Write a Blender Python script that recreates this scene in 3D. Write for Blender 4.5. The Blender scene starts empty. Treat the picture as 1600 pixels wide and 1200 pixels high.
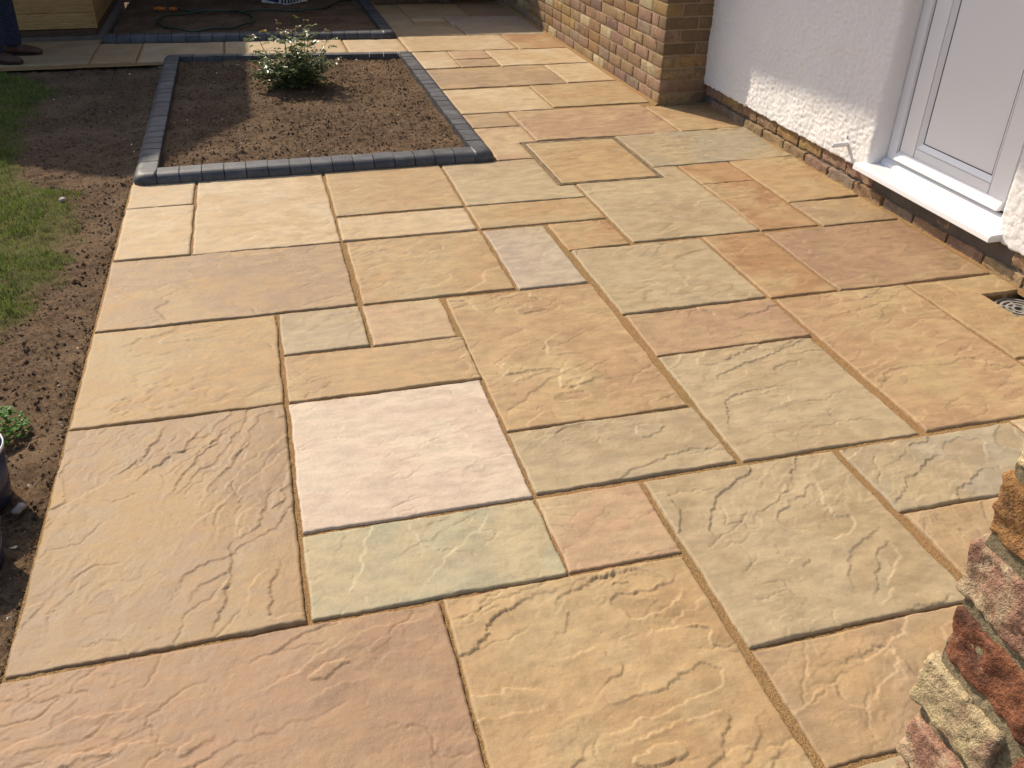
import bpy, math, random
import numpy as np
from mathutils import Matrix, Vector

R = math.radians
scene = bpy.context.scene
col = scene.collection
random.seed(7)

# ------------------------------------------------------------------ camera
cam_d = bpy.data.cameras.new('camera')
cam = bpy.data.objects.new('camera', cam_d)
col.objects.link(cam)
cam_d.sensor_width = 36.0
cam_d.lens = 31.34
cam_d.clip_start = 0.02
cam_d.clip_end = 600
cam.matrix_world = Matrix(((0.964763, 0.125920, -0.231035, 0.04536),
                           (-0.262646, 0.513664, -0.816803, -1.73937),
                           (0.015823, 0.848701, 0.528636, 1.48198),
                           (0, 0, 0, 1)))
scene.camera = cam

# ------------------------------------------------------------------ light
EL = R(42)
HX, HY = -0.471, 0.882            # horizontal direction towards the sun
SUN = Vector((HX * math.cos(EL), HY * math.cos(EL), math.sin(EL)))
world = bpy.data.worlds.new('World')
scene.world = world
world.use_nodes = True
wn = world.node_tree
bg = wn.nodes['Background']
sky = wn.nodes.new('ShaderNodeTexSky')
sky.sky_type = 'NISHITA'
sky.sun_disc = False
sky.sun_elevation = EL
sky.sun_rotation = math.atan2(HX, HY)
sky.air_density = 1.0
sky.dust_density = 2.2
sky.ozone_density = 1.0
wn.links.new(sky.outputs[0], bg.inputs[0])
bg.inputs[1].default_value = 0.15
sun_d = bpy.data.lights.new('sun', 'SUN')
sun_d.energy = 4.6
sun_d.angle = R(0.9)
sun_d.color = (1.0, 0.87, 0.70)
sun = bpy.data.objects.new('sun', sun_d)
col.objects.link(sun)
sun.rotation_euler = SUN.to_track_quat('Z', 'Y').to_euler()
sun.location = (-5, 9, 9)
scene.view_settings.view_transform = 'Standard'
scene.view_settings.look = 'None'
scene.view_settings.exposure = 0.2
scene.view_settings.gamma = 1.0
scene.view_settings.use_curve_mapping = False
scene.cycles.max_bounces = 6
scene.cycles.diffuse_bounces = 3
scene.cycles.glossy_bounces = 2
scene.cycles.transmission_bounces = 3

# ------------------------------------------------------------------ noise
_rng = np.random.RandomState(3)
_perm = _rng.permutation(512)
_perm = np.concatenate([_perm, _perm, _perm])
_g2 = _rng.uniform(0, 2 * math.pi, 512)
_g2 = np.stack([np.cos(_g2), np.sin(_g2)], 1)
_g3 = _rng.normal(size=(512, 3))
_g3 /= np.linalg.norm(_g3, axis=1)[:, None]


def n2(x, y):
    xi = np.floor(x).astype(int); yi = np.floor(y).astype(int)
    fx = x - xi; fy = y - yi
    u = fx * fx * fx * (fx * (fx * 6 - 15) + 10); v = fy * fy * fy * (fy * (fy * 6 - 15) + 10)
    def g(a, b):
        h = _perm[(_perm[(xi + a) & 511] + yi + b) & 511]
        return _g2[h, 0] * (fx - a) + _g2[h, 1] * (fy - b)
    a = g(0, 0); b = g(1, 0); c = g(0, 1); d = g(1, 1)
    return 1.5 * ((a + u * (b - a)) + v * ((c + u * (d - c)) - (a + u * (b - a))))


def fb2(x, y, o=4, gain=0.5):
    s = 0; a = 1.0
    for i in range(o):
        s = s + a * n2(x + 17.3 * i, y - 9.1 * i)
        x = x * 2.03; y = y * 2.03; a *= gain
    return s


def n3(p):
    i = np.floor(p).astype(int); f = p - i
    u = f * f * f * (f * (f * 6 - 15) + 10)
    def g(a, b, c):
        h = _perm[(_perm[(_perm[(i[:, 0] + a) & 511] + i[:, 1] + b) & 511] + i[:, 2] + c) & 511]
        return (_g3[h] * (f - np.array([a, b, c]))).sum(1)
    r = 0
    for a in (0, 1):
        for b in (0, 1):
            for c in (0, 1):
                w = (u[:, 0] if a else 1 - u[:, 0]) * (u[:, 1] if b else 1 - u[:, 1]) * (u[:, 2] if c else 1 - u[:, 2])
                r = r + w * g(a, b, c)
    return 1.5 * r


def fb3(p, o=3, gain=0.5):
    s = 0; a = 1.0
    for k in range(o):
        s = s + a * n3(p + 7.7 * k); p = p * 2.03; a *= gain
    return s


def sst(a, b, x):
    t = np.clip((x - a) / (b - a), 0, 1)
    return t * t * (3 - 2 * t)


# ------------------------------------------------------------------ object helpers
def tag(o, label=None, cat=None, group=None, kind=None):
    if label: o['label'] = label
    if cat: o['category'] = cat
    if group: o['group'] = group
    if kind: o['kind'] = kind
    return o


def link(name, me, mat=None, parent=None, loc=None, rz=0.0):
    o = bpy.data.objects.new(name, me)
    col.objects.link(o)
    if mat is not None and me is not None and not me.materials:
        me.materials.append(mat)
    if parent is not None: o.parent = parent
    if loc is not None: o.location = loc
    if rz: o.rotation_euler = (0, 0, rz)
    return o


def empty(name, loc=(0, 0, 0), rz=0.0):
    o = bpy.data.objects.new(name, None)
    col.objects.link(o); o.location = loc; o.rotation_euler = (0, 0, rz)
    o.empty_display_size = 0.1
    return o


def npmesh(name, v, faces, smooth=True):
    """v (n,3); faces (m,k) array, k = 3 or 4"""
    me = bpy.data.meshes.new(name)
    v = np.asarray(v, np.float32); faces = np.asarray(faces, np.int32)
    m, k = faces.shape
    me.vertices.add(len(v)); me.vertices.foreach_set('co', v.ravel())
    me.loops.add(m * k); me.loops.foreach_set('vertex_index', faces.ravel())
    me.polygons.add(m)
    me.polygons.foreach_set('loop_start', np.arange(0, m * k, k, dtype=np.int32))
    me.polygons.foreach_set('loop_total', np.full(m, k, np.int32))
    me.polygons.foreach_set('use_smooth', np.full(m, smooth, bool))
    me.update(calc_edges=True)
    me.validate()
    return me


class MB:
    """collects simple shapes into one mesh"""
    def __init__(s): s.v = []; s.f = []
    def add(s, v, f):
        b = len(s.v); s.v += [tuple(p) for p in v]; s.f += [tuple(i + b for i in q) for q in f]; return s
    def box(s, x0, x1, y0, y1, z0, z1):
        return s.add([(x0, y0, z0), (x1, y0, z0), (x1, y1, z0), (x0, y1, z0), (x0, y0, z1), (x1, y0, z1), (x1, y1, z1), (x0, y1, z1)],
                     [(0, 3, 2, 1), (4, 5, 6, 7), (0, 1, 5, 4), (1, 2, 6, 5), (2, 3, 7, 6), (3, 0, 4, 7)])
    def prism(s, prof, a, b, axis):
        """closed profile [(p,q)] swept along axis 'x' or 'y' from a to b"""
        n = len(prof)
        mk = (lambda t, p, q: (t, p, q)) if axis == 'x' else (lambda t, p, q: (p, t, q))
        v = [mk(a, p, q) for p, q in prof] + [mk(b, p, q) for p, q in prof]
        f = [tuple(range(n))[::-1], tuple(range(n, 2 * n))] + [(i, (i + 1) % n, n + (i + 1) % n, n + i) for i in range(n)]
        return s.add(v, f)
    def tube(s, pts, rad, n=8, cap=True):
        pts = [Vector(p) for p in pts]
        rs = rad if isinstance(rad, (list, tuple)) else [rad] * len(pts)
        b = len(s.v); up = Vector((0, 0, 1))
        for i, p in enumerate(pts):
            t = (pts[min(i + 1, len(pts) - 1)] - pts[max(i - 1, 0)]).normalized()
            a = t.cross(up if abs(t.z) < 0.9 else Vector((1, 0, 0))).normalized(); c = a.cross(t).normalized()
            for k in range(n):
                an = 2 * math.pi * k / n
                s.v.append(tuple(p + (a * math.cos(an) + c * math.sin(an)) * rs[i]))
        for i in range(len(pts) - 1):
            for k in range(n):
                s.f.append((b + i * n + k, b + i * n + (k + 1) % n, b + (i + 1) * n + (k + 1) % n, b + (i + 1) * n + k))
        if cap:
            s.f.append(tuple(b + k for k in range(n))[::-1]); e = b + (len(pts) - 1) * n
            s.f.append(tuple(e + k for k in range(n)))
        return s
    def lathe(s, prof, c, n=32):
        b = len(s.v)
        for r, z in prof:
            for k in range(n):
                an = 2 * math.pi * k / n
                s.v.append((c[0] + r * math.cos(an), c[1] + r * math.sin(an), c[2] + z))
        for i in range(len(prof) - 1):
            for k in range(n):
                s.f.append((b + i * n + k, b + i * n + (k + 1) % n, b + (i + 1) * n + (k + 1) % n, b + (i + 1) * n + k))
        return s
    def build(s, name, mat=None, parent=None, bevel=0.0, smooth=False, seg=2):
        me = bpy.data.meshes.new(name); me.from_pydata(s.v, [], s.f)
        import bmesh
        bm = bmesh.new(); bm.from_mesh(me)
        bmesh.ops.recalc_face_normals(bm, faces=bm.faces)
        if bevel > 0:
            es = [e for e in bm.edges if len(e.link_faces) == 2 and e.calc_face_angle(0) > 0.5]
            bmesh.ops.bevel(bm, geom=es, offset=bevel, segments=seg, affect='EDGES', clamp_overlap=True)
        for f in bm.faces: f.smooth = smooth
        bm.to_mesh(me); bm.free()
        return link(name, me, mat, parent)


# ------------------------------------------------------------------ materials
def lin(c):
    return tuple(((x / 255) / 12.92 if x <= 10 else (((x / 255) + 0.055) / 1.055) ** 2.4) for x in c)


class NT:
    def __init__(s, name, rough=0.7, spec=0.3):
        s.m = bpy.data.materials.new(name); s.m.use_nodes = True
        s.t = s.m.node_tree; s.b = s.t.nodes['Principled BSDF']
        s.b.inputs['Roughness'].default_value = rough
        s.b.inputs['Specular IOR Level'].default_value = spec
        s.pos = s.n('ShaderNodeNewGeometry').outputs['Position']
    def n(s, t, **kw):
        o = s.t.nodes.new(t)
        for k, v in kw.items(): setattr(o, k, v)
        return o
    def link(s, a, b): s.t.links.new(a, b)
    def set(s, sock, v):
        if hasattr(v, 'is_linked'): s.link(v, sock)
        else: sock.default_value = v
    def noise(s, scale, detail=4, rough=0.55, vec=None, out='Fac', dist=0.0):
        o = s.n('ShaderNodeTexNoise'); o.inputs['Scale'].default_value = scale
        o.inputs['Detail'].default_value = detail; o.inputs['Roughness'].default_value = rough
        o.inputs['Distortion'].default_value = dist
        s.link(vec or s.pos, o.inputs['Vector']); return o.outputs[out]
    def vor(s, scale, out='Distance', feature='F1', vec=None):
        o = s.n('ShaderNodeTexVoronoi', feature=feature); o.inputs['Scale'].default_value = scale
        s.link(vec or s.pos, o.inputs['Vector']); return o.outputs[out]
    def scale(s, v, k):
        o = s.n('ShaderNodeMapping'); o.inputs['Scale'].default_value = k; s.link(v or s.pos, o.inputs['Vector']); return o.outputs[0]
    def ramp(s, v, a, b, c0=0.0, c1=1.0):
        o = s.n('ShaderNodeMapRange', interpolation_type='SMOOTHSTEP')
        for i, x in zip((1, 2, 3, 4), (a, b, c0, c1)): o.inputs[i].default_value = x
        s.link(v, o.inputs[0]); return o.outputs[0]
    def mix(s, f, a, b, mode='MIX'):
        o = s.n('ShaderNodeMix', data_type='RGBA', blend_type=mode)
        s.set(o.inputs[0], f); s.set(o.inputs[6], a); s.set(o.inputs[7], b); return o.outputs[2]
    def math(s, op, a, b=0.0):
        o = s.n('ShaderNodeMath', operation=op); s.set(o.inputs[0], a); s.set(o.inputs[1], b); return o.outputs[0]
    def attr(s, name, kind='GEOMETRY', out='Color'):
        return s.n('ShaderNodeAttribute', attribute_name=name, attribute_type=kind).outputs[out]
    def bump(s, h, dist, strength=1.0, prev=None):
        o = s.n('ShaderNodeBump'); o.inputs['Distance'].default_value = dist; o.inputs['Strength'].default_value = strength
        s.link(h, o.inputs['Height'])
        if prev is not None: s.link(prev, o.inputs['Normal'])
        return o.outputs[0]
    def fin(s, colr=None, rough=None, nrm=None):
        if colr is not None: s.set(s.b.inputs['Base Color'], colr)
        if rough is not None: s.set(s.b.inputs['Roughness'], rough)
        if nrm is not None: s.link(nrm, s.b.inputs['Normal'])
        return s.m


def c4(c): return (c[0], c[1], c[2], 1)


def grey(f): return (f, f, f, 1)


def mat_sandstone():
    s = NT('riven_sandstone', 0.62, 0.32)
    a = s.attr('tone_a', 'OBJECT'); b = s.attr('tone_b', 'OBJECT'); c = s.attr('tone_c', 'OBJECT')
    lay = s.attr('layer', out='Fac')
    cc = s.mix(s.ramp(lay, 0.25, 0.75), a, b)
    big = s.noise(2.6, 3, 0.6)
    cc = s.mix(s.ramp(big, 0.46, 0.66, 0, 0.85), cc, c)
    cc = s.mix(s.math('MULTIPLY', s.attr('scar', out='Fac'), 0.28), cc, s.mix(0.5, s.mix(1.0, cc, grey(1.35), 'MULTIPLY'), c4((0.62, 0.50, 0.36))))
    st = s.noise(11.0, 4, 0.68, s.scale(None, (1, 2.2, 1)))
    cc = s.mix(1.0, cc, s.mix(s.ramp(st, 0.3, 0.7), grey(0.84), grey(1.12)), 'MULTIPLY')
    gr = s.noise(330, 2, 0.8)
    cc = s.mix(1.0, cc, s.mix(s.ramp(gr, 0.25, 0.75), grey(0.91), grey(1.09)), 'MULTIPLY')
    n1 = s.bump(s.noise(85, 3, 0.7), 0.0012, 1.0)
    return s.fin(cc, s.ramp(st, 0.3, 0.7, 0.55, 0.74), s.bump(gr, 0.0007, 0.8, n1))


def mat_joint():
    s = NT('jointing_sand', 0.9, 0.15)
    g = s.noise(260, 4, 0.75); v = s.vor(330)
    cc = s.mix(s.ramp(g, 0.3, 0.72), c4((0.17, 0.102, 0.044)), c4((0.52, 0.335, 0.145)))
    cc = s.mix(s.math('MULTIPLY', s.ramp(s.noise(2.0, 3), 0.42, 0.62), 0.4), cc, c4((0.40, 0.215, 0.10)))
    n = s.bump(v, 0.003, 1.0); n = s.bump(g, 0.004, 1.0, n)
    return s.fin(cc, None, n)


def mat_soil():
    s = NT('soil', 0.95, 0.1)
    g = s.noise(70, 4, 0.75); b = s.noise(3.0, 2)
    cc = s.mix(s.ramp(g, 0.3, 0.7), c4((0.058, 0.037, 0.022)), c4((0.175, 0.114, 0.067)))
    cc = s.mix(s.ramp(b, 0.42, 0.66, 0, 0.6), cc, c4((0.185, 0.124, 0.075)))
    gm = s.attr('green', out='Fac')
    cc = s.mix(s.math('MULTIPLY', gm, 0.8), cc, s.mix(s.noise(30, 4), c4((0.05, 0.055, 0.015)), c4((0.12, 0.13, 0.035))))
    n = s.bump(s.noise(190, 3, 0.75), 0.006, 1.0)
    return s.fin(cc, None, n)


def mat_kerb():
    s = NT('charcoal_concrete', 0.5, 0.5)
    t = s.attr('tone', 'OBJECT', 'Fac')
    g = s.noise(380, 3, 0.7); b = s.noise(14, 5, 0.6)
    cc = s.mix(s.ramp(b, 0.3, 0.7), c4((0.040, 0.041, 0.044)), c4((0.078, 0.080, 0.085)))
    cc = s.mix(1.0, cc, s.mix(s.ramp(g, 0.3, 0.7), grey(0.75), grey(1.25)), 'MULTIPLY')
    cc = s.mix(1.0, cc, s.mix(t, grey(0.8), grey(1.25)), 'MULTIPLY')
    cc = s.mix(s.ramp(s.noise(22, 4), 0.6, 0.75, 0, 0.35), cc, c4((0.20, 0.16, 0.12)))
    return s.fin(cc, None, s.bump(g, 0.001, 0.8))


def mat_brick(name, fine=1.0, blotch=0.5):
    s = NT(name, 0.86, 0.2)
    a = s.attr('tone_a', 'OBJECT'); b = s.attr('tone_b', 'OBJECT')
    big = s.noise(16 * fine, 5, 0.65, dist=0.5)
    cc = s.mix(s.ramp(big, 0.40, 0.66), a, b)
    g = s.noise(150 * fine, 5, 0.72)
    cc = s.mix(1.0, cc, s.mix(s.ramp(g, 0.25, 0.75), grey(0.62), grey(1.3)), 'MULTIPLY')
    pit = s.ramp(s.noise(46 * fine, 4, 0.6), 0.64, 0.72)
    cc = s.mix(s.math('MULTIPLY', pit, blotch), cc, c4((0.045, 0.025, 0.02)))
    pale = s.ramp(s.noise(27 * fine, 5, 0.7, dist=0.8), 0.63, 0.71)
    cc = s.mix(s.math('MULTIPLY', pale, 0.55), cc, c4((0.46, 0.36, 0.22)))
    n = s.bump(s.noise(75 * fine, 4, 0.75), 0.006, 1.0)
    return s.fin(cc, None, n)


def mat_mortar(name, ca, cb, dist=0.004):
    s = NT(name, 0.92, 0.12)
    g = s.noise(240, 4, 0.75); b = s.noise(12, 4)
    cc = s.mix(s.ramp(g, 0.3, 0.7), c4(ca), c4(cb))
    cc = s.mix(s.ramp(b, 0.4, 0.7, 0, 0.4), cc, c4([x * 0.6 for x in ca]))
    return s.fin(cc, None, s.bump(s.noise(120, 5, 0.75), dist, 1.0))


def mat_render():
    s = NT('white_render', 0.8, 0.2)
    b = s.noise(2.2, 5, 0.6)
    cc = s.mix(s.ramp(b, 0.35, 0.7), c4((0.83, 0.81, 0.785)), c4((0.78, 0.76, 0.74)))
    d = s.ramp(s.noise(46, 4, 0.6), 0.70, 0.80)
    cc = s.mix(s.math('MULTIPLY', d, 0.5), cc, c4((0.35, 0.31, 0.27)))
    n = s.bump(s.noise(75, 5, 0.62), 0.004, 0.8)
    return s.fin(cc, None, n)


def mat_upvc():
    s = NT('white_upvc', 0.28, 0.5)
    cc = s.mix(s.ramp(s.noise(1.3, 3), 0.35, 0.7), c4((0.80, 0.79, 0.79)), c4((0.775, 0.765, 0.765)))
    return s.fin(cc)


def mat_wood(name, ca, cb, rough=0.75):
    s = NT(name, rough, 0.25)
    t = s.attr('tone', 'OBJECT', 'Fac')
    g = s.noise(9, 6, 0.65, s.scale(None, (1.2, 1.2, 14)), dist=0.7)
    cc = s.mix(s.ramp(g, 0.3, 0.7), c4(ca), c4(cb))
    cc = s.mix(1.0, cc, s.mix(t, grey(0.75), grey(1.25)), 'MULTIPLY')
    kn = s.ramp(s.vor(3.3), 0.05, 0.09, 1, 0)
    cc = s.mix(s.math('MULTIPLY', kn, 0.7), cc, c4((0.05, 0.025, 0.01)))
    return s.fin(cc, None, s.bump(g, 0.002, 0.6))


def mat_plain(name, c, rough=0.6, spec=0.3, metal=0.0, var=0.25, scale=20):
    s = NT(name, rough, spec)
    s.b.inputs['Metallic'].default_value = metal
    cc = s.mix(s.ramp(s.noise(scale, 4), 0.3, 0.7), c4([x * (1 - var) for x in c]), c4([x * (1 + var) for x in c]))
    return s.fin(cc)


def mat_leaf(name, ca, cb, rough=0.38, trans=0.35, spec=0.45):
    s = NT(name, rough, spec)
    i = s.n('ShaderNodeNewGeometry').outputs['Random Per Island']
    cc = s.mix(i, c4(ca), c4(cb))
    cc = s.mix(1.0, cc, s.mix(s.ramp(s.noise(60, 3), 0.3, 0.7), grey(0.8), grey(1.2)), 'MULTIPLY')
    s.fin(cc)
    tr = s.n('ShaderNodeBsdfTranslucent'); s.link(cc, tr.inputs[0])
    mx = s.n('ShaderNodeMixShader'); mx.inputs[0].default_value = trans
    s.link(s.b.outputs[0], mx.inputs[1]); s.link(tr.outputs[0], mx.inputs[2])
    s.link(mx.outputs[0], s.t.nodes['Material Output'].inputs[0])
    return s.m


M = dict(
    stone=mat_sandstone(), joint=mat_joint(), soil=mat_soil(), kerb=mat_kerb(),
    brick=mat_brick('stock_brick'), nbrick=mat_brick('weathered_brick', 1.5, 0.8),
    mortar=mat_mortar('brick_mortar', (0.27, 0.20, 0.12), (0.43, 0.33, 0.21)),
    nmortar=mat_mortar('lime_mortar', (0.20, 0.16, 0.095), (0.40, 0.33, 0.205), 0.008),
    cement=mat_mortar('cement_patch', (0.12, 0.10, 0.085), (0.23, 0.195, 0.16), 0.008),
    render=mat_render(), upvc=mat_upvc(),
    gasket=mat_plain('rubber_gasket', (0.012, 0.011, 0.011), 0.7),
    shed=mat_wood('shed_boards', (0.27, 0.16, 0.06), (0.42, 0.27, 0.11)),
    fence=mat_wood('dark_fence', (0.075, 0.045, 0.028), (0.14, 0.09, 0.055)),
    felt=mat_plain('roof_felt', (0.05, 0.05, 0.048), 0.95),
    steel=mat_plain('galvanised_steel', (0.35, 0.29, 0.20), 0.5, 0.5, 0.6),
    grate=mat_plain('grey_plastic', (0.27, 0.25, 0.22), 0.5),
    dark=mat_plain('gully_dark', (0.012, 0.010, 0.008), 0.9),
    jeans=mat_plain('denim', (0.030, 0.038, 0.065), 0.9, var=0.35, scale=60),
    shirt=mat_plain('grey_cotton', (0.16, 0.16, 0.17), 0.9),
    skin=mat_plain('skin', (0.48, 0.29, 0.21), 0.55, var=0.1),
    hair=mat_plain('brown_hair', (0.05, 0.03, 0.018), 0.6),
    shoe=mat_plain('brown_leather', (0.085, 0.045, 0.028), 0.6),
    sole=mat_plain('shoe_sole', (0.03, 0.02, 0.018), 0.8),
    hose=mat_plain('green_hose', (0.028, 0.048, 0.030), 0.5, 0.4),
    orange=mat_plain('orange_plastic', (0.45, 0.16, 0.03), 0.4, 0.4, var=0.1),
    bag=mat_plain('white_plastic_bag', (0.62, 0.60, 0.58), 0.45, 0.4, var=0.1),
    blue=mat_plain('blue_print', (0.03, 0.04, 0.16), 0.45, 0.4, var=0.1),
    black=mat_plain('black_print', (0.02, 0.02, 0.025), 0.45),
    navy=mat_plain('navy_glaze', (0.018, 0.022, 0.045), 0.25, 0.5, var=0.2),
    rim=mat_plain('pale_rim', (0.50, 0.52, 0.56), 0.3, 0.5, var=0.1),
    cream=mat_plain('cream_glaze', (0.60, 0.58, 0.53), 0.3, 0.5, var=0.1),
    pebble=mat_plain('pebble', (0.33, 0.29, 0.25), 0.7, var=0.25, scale=60),
    chips=mat_plain('pale_chips', (0.52, 0.45, 0.36), 0.7, var=0.3, scale=3),
    grass=mat_leaf('grass_blades', (0.070, 0.130, 0.018), (0.24, 0.265, 0.070), 0.55, 0.35, 0.25),
    rose=mat_leaf('rose_leaves', (0.085, 0.122, 0.038), (0.21, 0.245, 0.090), 0.33, 0.28, 0.55),
    young=mat_leaf('young_leaves', (0.16, 0.16, 0.03), (0.17, 0.065, 0.03), 0.4, 0.45),
    herb=mat_leaf('herb_leaves', (0.055, 0.16, 0.014), (0.12, 0.25, 0.03), 0.5, 0.4, 0.3),
    stem=mat_plain('green_stem', (0.06, 0.07, 0.03), 0.6),
)

# ================================================================== SETTING
# ---- one ground sheet to the horizon
g = MB(); g.add([(-250, -250, -0.14), (250, -250, -0.14), (250, 250, -0.14), (-250, 250, -0.14)], [(0, 1, 2, 3)])
tag(g.build('ground', M['soil']), kind='structure')


def shear(x, y):
    """far lines of the terrace run slightly askew"""
    return y - 0.085 * (x - 1.8) * sst(4.9, 6.0, y)


# ---- patio bedding with the sanded joints
def grid(x0, x1, y0, y1, st):
    nx = max(2, int((x1 - x0) / st) + 1); ny = max(2, int((y1 - y0) / st) + 1)
    xs = np.linspace(x0, x1, nx); ys = np.linspace(y0, y1, ny)
    X, Y = np.meshgrid(xs, ys)
    i = np.arange(ny - 1)[:, None] * nx + np.arange(nx - 1)[None, :]
    F = np.stack([i, i + 1, i + 1 + nx, i + nx], -1).reshape(-1, 4)
    return X.ravel(), Y.ravel(), F


def sheet(name, x0, x1, y0, y1, st, fz, mat, parent=None, warp=False, keep=None):
    X, Y, F = grid(x0, x1, y0, y1, st)
    Z = fz(X, Y)
    if keep is not None:
        k = keep(X, Y)
        F = F[k[F].all(1)]
    YY = shear(X, Y) if warp else Y
    me = npmesh(name, np.stack([X, YY, Z], 1), F)
    return link(name, me, mat, parent), X, Y


def zjoint(X, Y):
    return np.minimum(-0.0052 + 0.0015 * fb2(X * 60, Y * 60, 3) + 0.0010 * n2(X * 5, Y * 5), -0.0032)


patio, _, _ = sheet('patio', -0.612, 2.80, -2.4, 8.12, 0.012, zjoint, M['joint'], warp=True,
                    keep=lambda X, Y: ~((Y > 2.76) & (X < 1.15)) & ~((X > 2.60) & (X < 2.80) & (Y > 0.555) & (Y < 0.752)))
tag(patio, kind='structure')
path, _, _ = sheet('path', -4.2, 1.2, 5.38, 6.42, 0.02, lambda X, Y: zjoint(X, Y) - 0.002, M['joint'], warp=False,
                   keep=lambda X, Y: (Y < 6.2 - 0.105 * (X + 1.0)) | (X < -1.1))
tag(path, kind='structure')

# ---- riven slabs
TONES = {  # sun-lit look of each kind of stone
    'cream': ((235, 212, 186), (231, 204, 182), (239, 217, 190)),
    'green': ((204, 180, 143), (197, 171, 133), (209, 184, 146)),
    'sage': ((201, 188, 151), (197, 185, 152), (210, 187, 148)),
    'buff': ((208, 173, 126), (200, 163, 117), (208, 180, 136)),
    'tan': ((200, 169, 130), (188, 156, 121), (206, 169, 121)),
    'mauve': ((189, 152, 117), (183, 146, 114), (199, 165, 125)),
    'rosy': ((203, 166, 127), (193, 155, 122), (209, 176, 133)),
    'brown': ((209, 173, 128), (198, 160, 120), (212, 182, 136)),
    'orange': ((200, 156, 110), (188, 143, 100), (209, 176, 130)),
    'pinkish': ((215, 181, 140), (205, 167, 132), (218, 189, 146)),
    'grey': ((190, 173, 145), (193, 170, 136), (202, 177, 136)),
    'lilac': ((208, 187, 160), (200, 177, 153), (211, 188, 152)),
    'gold': ((224, 194, 153), (218, 185, 142), (229, 203, 166)),
}
KA = (0.578, 0.592, 0.585)


def tone_props(o, kind, rnd):
    for nm, c in zip(('tone_a', 'tone_b', 'tone_c'), TONES[kind]):
        j = 1 + rnd.uniform(-0.035, 0.035)
        l = lin(c); o[nm] = [l[0] * KA[0] * j, l[1] * KA[1] * j, l[2] * KA[2] * (j + rnd.uniform(-0.02, 0.02))]


def riven(x, y, seed, ang, rough, shp, st):
    """height of a split sandstone face: bedding ledges that start and die out, hairline fissures"""
    ox, oy = seed * 3.17, seed * 1.93
    ca, sa = math.cos(ang), math.sin(ang)
    a = ca * x + sa * y; b = -sa * x + ca * y
    wx = 0.009 * fb2(x * 19 + ox, y * 19 + oy, 4, 0.62); wy = 0.009 * fb2(x * 19 - oy, y * 19 + ox + 50, 4, 0.62)
    a2 = a + wx; b2 = b + wy
    xs = x.reshape(shp)[0]; ys = y.reshape(shp)[:, 0]
    def dist(n):
        gy, gx = np.gradient(n.reshape(shp), ys, xs)
        return np.maximum(np.hypot(gx, gy).ravel(), 0.6)
    h = np.zeros_like(x); lay = np.zeros_like(x); scar = np.zeros_like(x)
    for i, (sx, sy, k, amp, w) in enumerate(((1.0, 2.4, 2.5, 0.0042, 0.0034), (2.2, 5.6, 2.3, 0.0032, 0.0030), (4.6, 11.5, 2.3, 0.0015, 0.003))):
        n = fb2(a2 * sx + ox + 31 * i, b2 * sy + oy, 3, 0.36) * k * 0.92 + b2 * sy * (0.6, 0.45, 0.3)[i] + 0.37 * i
        f = np.floor(n); r = n - f
        d = r / dist(n)
        T = f + sst(0, max(w, st * 0.9), d) - n          # sharp riser, gentle ramp back
        mask = sst(-0.12, 0.35, n2(x * 2.7 + oy + 11 * i, y * 2.7 - ox))
        h += amp * 0.86 * rough * mask * T
        scar = np.maximum(scar, mask * np.exp(-(d / 0.006) ** 2) * (1.0, 0.8, 0.4)[i])
        lay += ((f % 2) - 0.4) * (0.42 if i < 2 else 0.25) * (0.3 + 0.7 * mask)
    for i, (sx, sy) in enumerate(((1.6, 3.4), (3.8, 7.0))):
        n = fb2(a2 * sx + oy + 71 + 13 * i, b2 * sy + ox, 3, 0.4)
        d = np.abs(n) / dist(n)
        mask = sst(0.12, 0.42, n2(x * 4.1 + ox + 5 * i, y * 4.1 + oy))
        h -= 0.0025 * min(1.0, 0.5 + 0.5 * rough) * mask * np.exp(-(d / max(0.0021, 0.55 * st)) ** 2)
    h += 0.0024 * rough * n2(x * 2.7 + oy, y * 2.7 + ox) + 0.0007 * rough * fb2(x * 16 + ox, y * 16, 4, 0.6)
    pit = fb2(x * 55 + ox, y * 55 - oy, 2)
    h -= 0.0012 * sst(0.75, 1.05, pit)
    return h, lay + 0.45 + 0.45 * n2(x * 1.9 + ox, y * 1.9 - oy), scar * sst(-0.5, 0.5, n2(x * 30, y * 30 + ox))


slab_no = [0]


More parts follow.
